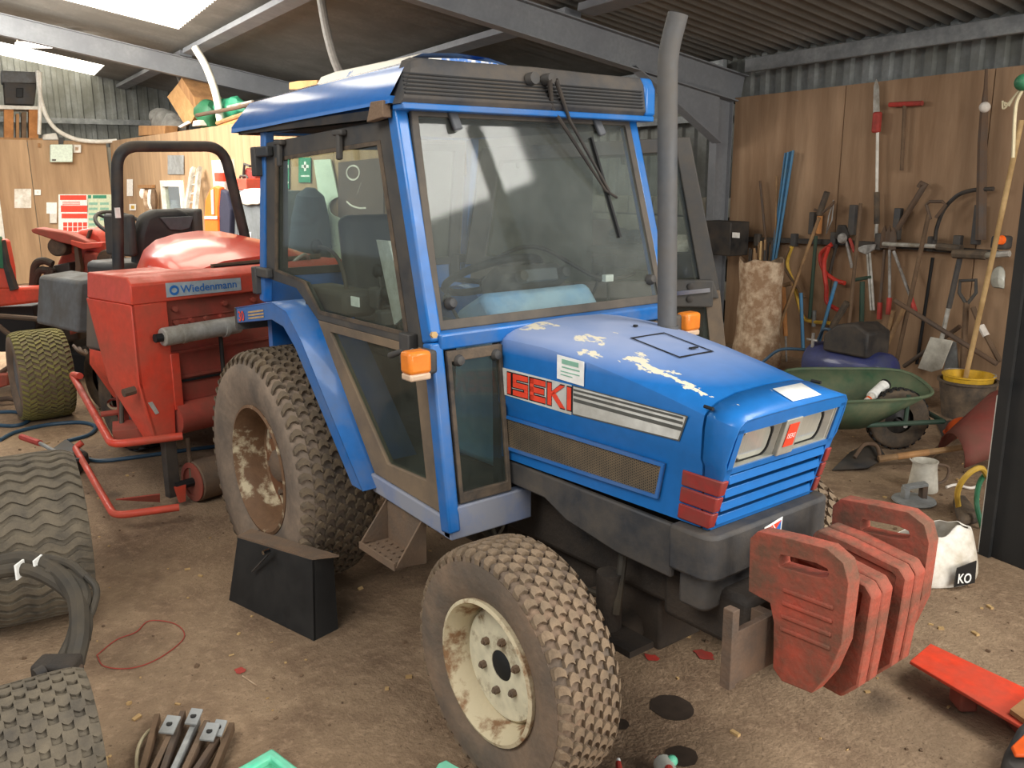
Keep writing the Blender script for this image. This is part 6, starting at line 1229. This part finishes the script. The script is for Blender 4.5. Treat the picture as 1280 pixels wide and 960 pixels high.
for L, r, l in (([(50, 90), (50, 130), (49, 168)], .03, 'upright white pipe beside the black tub'), ([(47, 88), (50, 118), (58, 145), (72, 163), (95, 174), (120, 177), (146, 176)], .035, 'white pipe sagging from the roof along the end wall')):
    one(MB().tube(spline([EP(u, v, .15) for u, v in L]), r, 8), 'white_pipe', 'white_paint', l, 'pipe', ang=60)
one(MB().prism([EP(54, 168, -.05), EP(70, 166, -.05), EP(74, 175, -.05), EP(53, 175, -.05)], WD*.2), 'white_block', 'white_paint', 'white block on the end wall top by the pipe', 'block', bevel=.02)
c = EP(23, 43, .3); 
# partition
def Q(u, v, y=2.29): return PY(u, v, y)
def qr(u0, v0, u1, v1, y=2.29): return [Q(u0, v0, y), Q(u1, v0, y), Q(u1, v1, y), Q(u0, v1, y)]
YN = V((0, -1, 0))
flat((qr(210, 194, 230, 218), YN), 'galvanised', 'metal_sheet', 'grey metal sheet fixed to the partition between the windows', 'sheet')
flat((qr(159, 224, 166, 245), YN), 'paper_white', 'notice', 'narrow white notice left of the first office window', 'notice')
t = thing('notice', 'yellow and white notice low on the partition', 'notice', Q(166, 263)); MB().prism(qr(162, 255, 170, 263), YN*.006).build('sheet', 'paper_white', t); MB().prism(qr(164, 257, 168, 261, 2.283), YN*.002).build('print', 'yellow_plastic', t)
t = thing('coat_rail', 'rail of pale gloves and cups hanging on the partition', 'rail', Q(185, 265)); MB().prism(qr(176, 231, 194, 235), YN*.05).build('rail_board', 'timber', t)
for u, v, h, mt in ((178, 236, 12, 'cloth_white'), (183, 238, 22, 'sack'), (188, 237, 24, 'cloth_white'), (192, 236, 26, 'old_handle')): m = MB(); a = Q(u, v, 2.2); b = Q(u+1, v+h, 2.2); m.tube([a, a.lerp(b, .3), a.lerp(b, .7), b], [.03, .05, .055, .03], 8); m.build('glove', mt, t)
t = thing('ladder', 'aluminium ladder leaning on the partition behind the seat', 'ladder', Q(240, 285, 1.9))
for (u0, v0, u1, v1) in ((241, 210, 228, 290), (249, 210, 241, 290)): a = Q(u0, v0, 2.22); b = Q(u1, v1, 1.9); b = a+(b-a)*(a.z/(a.z-b.z)); MB().beam(a, b, .045, .09, (1, 0, 0)).build('stile', 'aluminium', t)
for k in range(6): MB().tube([Q(240-k*2.0, 220+k*11, 2.2-.04*k), Q(248-k*1.2, 220+k*11, 2.2-.04*k)], .016).build('rung', 'aluminium', t)
t = thing('steel_cabinet', 'grey steel cabinet with two doors against the partition', 'cabinet', Q(305, 330, 1.9)); x0, x1 = Q(262, 240, 1.75).x, Q(331, 240, 1.75).x
MB().box(x0, x1, 1.75, 2.22, 0, 1.60).build('body', 'steel_cabinet', t, bevel=.006)
for k in range(2):
    xa = x0+(x1-x0)*k/2; d_ = MB().box(xa+.01, xa+(x1-x0)/2-.01, 1.735, 1.75, .06, 1.57).build('cabinet_door', 'steel_cabinet', t, bevel=.004); MB().box(xa+.08, xa+.11, 1.71, 1.735, .9, 1.02).build('handle', 'chrome', d_)
MB().prism(qr(291, 254, 293, 262, 1.733), YN*.002).build('cabinet_label', 'paper_white', t); MB().prism(qr(309, 290, 314, 298, 1.733), YN*.002).build('round_label', 'paper_white', t)
xj = Q(270, 250, 1.6).x; t = thing('hi_vis_jacket', 'orange high visibility jacket hung on the grey cabinet', 'jacket', Q(268, 305, 1.6))
MB().prism([Q(u, v, 1.66) for u, v in ((262, 236), (268, 232), (274, 234), (272, 260), (273, 302), (256, 302), (255, 275), (256, 250))], (0, .07, 0)).build('orange_front', 'orange_vis', t, bevel=.02)
MB().prism([Q(u, v, 1.68) for u, v in ((273, 235), (282, 240), (288, 262), (287, 300), (273, 304), (272, 260))], (0, .07, 0)).build('navy_half', 'navy_cloth', t, bevel=.02)
for v in (270, 297): MB().prism(qr(256, v, 272, v+4, 1.655), YN*.006).build('reflective_band', 'reflective', t)
MB().prism([Q(u, v, 1.655) for u, v in ((264, 238), (267, 236), (268, 268), (265, 268))], YN*.006).build('reflective_band', 'reflective', t)
zt = 1.60
def cz_(u, y, h): p = Q(u, 240, y); return V((p.x, p.y, zt+h))
t = thing('bleach_bottle', 'white bottle with magenta label on the grey cabinet', 'bottle', cz_(278, 1.9, 0)); MB().lathe([(.001, 0), (.07, 0), (.075, .05), (.07, .24), (.03, .30), (.03, .34), (.001, .345)], cz_(278, 1.9, .0), (0, 0, 1), 18).build('bottle_body', 'paper_white', t); MB().lathe([(.0765, .10), (.0765, .20)], cz_(278, 1.9, 0), (0, 0, 1), 18).build('bottle_label', 'decal_red', t)
t = thing('toolbox', 'red toolbox lying on the grey cabinet', 'toolbox', cz_(306, 1.95, 0)); MB().box(cz_(296, 1.95, 0).x, cz_(316, 1.95, 0).x, 1.88, 2.1, 1.601, 1.73).build('box_body', 'red_machine', t, bevel=.01); MB().tube([cz_(301, 1.95, .13), cz_(302, 1.95, .16), cz_(309, 1.95, .16), cz_(311, 1.95, .13)], .012).build('handle', 'black_plastic', t)
t = thing('chainsaw', 'dark red chainsaw standing behind the red toolbox', 'chainsaw', cz_(312, 2.15, 0)); MB().prism([cz_(302, 2.14, .0), cz_(318, 2.14, 0), cz_(320, 2.14, .2), cz_(309, 2.14, .26), cz_(303, 2.14, .14)], (0, .09, 0)).build('saw_body', 'lamp_red', t, bevel=.02); MB().tube([cz_(305, 2.12, .12), cz_(308, 2.12, .30), cz_(315, 2.12, .27)], .016).build('saw_handle', 'black_plastic', t)
m = MB(); P = [[V((cz_(u, 1.7, 0).x, y, z+.015*math.sin(u*1.7+y*9))) for u in (298, 303, 308, 313, 318, 325)] for y, z in ((2.0, 1.622), (1.72, 1.622), (1.70, 1.53), (1.705, 1.45))]; m.grid(P); one(m, 'dust_sheet', 'cloth_white', 'white cloth draped over the cabinet edge', 'cloth', solid=.006, sub=1)
for (a, b, c_, d, l) in ((355, 197, 362, 236, 'left'), (374, 197, 389, 228, 'right')):
    t = thing('first_aid_sign', 'green sign with white cross on the partition, %s of two' % l, 'sign', Q(a, d)); MB().prism(qr(a, b, c_, d), YN*.008).build('sheet', 'sign_green', t); w_ = c_-a; MB().prism(qr(a+w_*.42, b+5, a+w_*.58, b+17, 2.28), YN*.002).build('cross', 'paper_white', t); MB().prism(qr(a+w_*.2, b+9, a+w_*.8, b+13, 2.28), YN*.002).build('cross', 'paper_white', t); MB().prism(qr(a+w_*.15, d-9, a+w_*.85, d-7, 2.28), YN*.002).build('print_line', 'paper_white', t)
t = thing('pale_board', 'pale green board with a round cut-out leaning on the partition', 'board', Q(415, 330, 2.1)); 
arc = [(426-16*math.cos(a)*.9, 259-12*math.sin(a)) for a in [PI/2*(-1+i/4) for i in range(9)]]
MB().prism([Q(u, v, 2.28) for u, v in [(393, 200), (414, 199), (424, 246)]+[(424-12*math.sin(PI*i/8), 259-12*math.cos(PI*i/8)) for i in range(1, 8)]+[(426, 272), (438, 330), (412, 330)]], YN*.012).build('sheet', 'panel_pale', t)
t = thing('chalk_board', 'brown board with a chalk ring and smile on the partition', 'board', Q(450, 300, 2.2)); MB().prism([Q(u, v, 2.283) for u, v in ((424, 203), (480, 197), (481, 285), (424, 288))], YN*.012).build('sheet', 'board_brown', t)
MB().tube([Q(442+8*a, 216+9*b, 2.275) for a, b in circ(18)], .012, 5, closed=True).build('chalk_ring', 'chalk', t); MB().tube(spline([Q(434, 252, 2.275), (Q(440, 257, 2.275)), Q(449, 260, 2.275), Q(458, 260, 2.275)]), .012, 5).build('chalk_smile', 'chalk', t); MB().tube([Q(452, 228, 2.275), Q(447, 242, 2.275)], .006, 5).build('chalk_line', 'chalk', t)
m = MB(); a, b = Q(388, 235, 2.06), Q(388, 325, 2.06); m.tube([a, a.lerp(b, .1), a.lerp(b, .4), a.lerp(b, .8), b], [.05, .14, .19, .22, .2], 12); one(m, 'coat', 'dark_coat', 'dark coat hanging on the partition beside the pale board', 'coat')
t = thing('extinguisher', 'small red and green bottle low on the partition by the coat', 'bottle', Q(366, 285, 2.2)); a = Q(366, 285, 2.2); MB().cyl(a, a+V((0, 0, .22)), .06, 12).build('bottle_body', 'orange_plastic', t); MB().cyl(a+V((0, 0, .22)), a+V((0, 0, .36)), .05, 12).build('bottle_top', 'sign_green', t)
# clutter along the top of the partition
ZT = 2.40
def T(u, y=2.55, z=0.0): p = Q(u, 150, y); return V((p.x, y, ZT+z))
def qt(L, y, th, mt, name, label, cat, bevel=.01): return one(MB().prism([Q(u, v, y) for u, v in L], (0, th, 0)), name, mt, label, cat, bevel=bevel)
qt([(173, 157), (206, 157), (205, 168), (173, 170)], 2.34, .2, 'timber', 'timber_offcut', 'orange brown offcut lying at the left end of the partition top', 'timber')
t = thing('cardboard_box', 'tall open cardboard box tilted on the partition top', 'box', T(228)); MB().prism([Q(u, v, 2.5) for u, v in ((209, 121), (222, 105), (246, 140), (238, 155), (229, 153))], (0, .4, 0)).build('box_side', 'cardboard', t); MB().prism([Q(u, v, 2.5) for u, v in ((222, 105), (227, 97), (243, 122), (246, 140))], (0, .4, 0)).build('box_flap', 'timber', t)
m = MB(); 
for (u, v, r) in ((205, 152, .26), (216, 155, .22), (199, 145, .14), (222, 158, .18)): m.ball(Q(u, v, 2.62), (r*1.2, .16, r*.75), 12, 8)
one(m, 'dust_sheet', 'cloth_grey', 'bundled grey cloth on the partition top by the cardboard box', 'cloth', jit=.05)
m = MB(); m.ball(Q(259, 143, 2.6), (.30, .15, .22), 12, 8); m.prism([Q(252, 140, 2.55), Q(258, 127, 2.6), Q(266, 141, 2.55)], (0, .08, 0)); one(m, 'green_bag', 'hose_green', 'crumpled green bag on the partition top', 'bag', jit=.06)
qt([(222, 158), (234, 151), (236, 154), (225, 160)], 2.42, .04, 'paper_white', 'white_tube', 'short white tube on the partition top', 'tube')
qt([(241, 151), (248, 150), (249, 157), (240, 158)], 2.42, .15, 'white_paint', 'white_tub', 'small white pot below the green bag', 'pot')
for L, r, mt, l in (([(246, 144), (290, 136), (318, 129)], .025, 'dark_steel', 'dark pole lying highest along the partition top'), ([(272, 154), (295, 146), (320, 138)], .03, 'timber', 'pale pole sticking over the partition edge'), ([(275, 160), (300, 152), (322, 141)], .04, 'timber_orange', 'thick bamboo coloured pole on the partition top'), ([(285, 134), (316, 127)], .02, 'aluminium', 'bright thin tube on the partition top')): one(MB().tube([Q(u, v, 2.36) for u, v in L], r, 8), 'pole', mt, l, 'pole')
m = MB(); 
for k, (u, v, r) in enumerate(((280, 132, .14), (290, 134, .15), (297, 130, .12))): m.ball(Q(u, v+5, 2.6), (r*1.6, .12, r), 10, 7)
one(m, 'netting', 'sign_green', 'heap of dark green netting on the partition top', 'netting', jit=.06)
qt([(361, 103), (372, 101), (396, 100), (396, 112), (361, 112)], 2.5, .3, 'cardboard', 'cardboard_box', 'cardboard box just showing over the cab roof', 'box')
# pipes hanging from the roof
def RP(u, v, dz=-.2): 
    nn = V((-.18*WN.x, -.18*WN.y, 1)); return on(u, v, WO+V((0, 0, 2.92+dz)), nn)
a = RP(244, 60); b = Q(276, 153, 2.4); one(MB().tube(spline([a, on(258, 84, a.lerp(b, .3), FH), on(270, 118, a.lerp(b, .65), FH), b]), .05, 10), 'roof_pipe', 'white_paint', 'pale pipe curving down from the rafter to the partition', 'pipe', ang=60)
a = RP(217, 78); b = Q(244, 133, 2.6); one(MB().tube(spline([a, on(224, 98, a.lerp(b, .4), FH), on(234, 120, a.lerp(b, .8), FH), b]), .035, 8), 'roof_hose', 'grey_plastic', 'dark hose hanging down beside the cardboard box', 'hose')
a = RP(401, -2); b = V((a.x-.25, a.y+.2, 2.38)); b = on(428, 100, a, FH); one(MB().tube(spline([a, on(408, 38, a, FH), on(417, 72, a, FH), b, on(436, 130, a, FH)]), .04, 10), 'roof_hose', 'hose_grey', 'grey hose hanging from the purlin behind the cab', 'hose')
# lights
a, b = RP(22, 56, -.22), RP(104, 56, -.22); t = thing('strip_light', 'white fluorescent tube light below the roof sheets at the upper left', 'light', a.lerp(b, .5)); MB().tube([a, b], .045, 10).build('tube', 'tube_light', t); MB().beam(a+V((0, 0, .1)), b+V((0, 0, .1)), .08, .05).build('batten', 'white_paint', t)
MB().tube([a.lerp(b, .5)+V((0, 0, .1)), a.lerp(b, .5)+V((0, 0, .30))], .012).build('hanger', 'white_paint', t)
MB().tube([a+V((0, 0, .05)), a+V((0, 0, .28))], .01).build('hanger', 'white_paint', t)
c = RP(22, 43, -.12); x, y, d = basis(FH); one(MB().tube([c+x*(.06*p)+y*(.06*q) for p, q in circ(16)], .012, 6, closed=True), 'roof_ring', 'white_paint', 'small white ring hanging under the roof at upper left', 'ring')
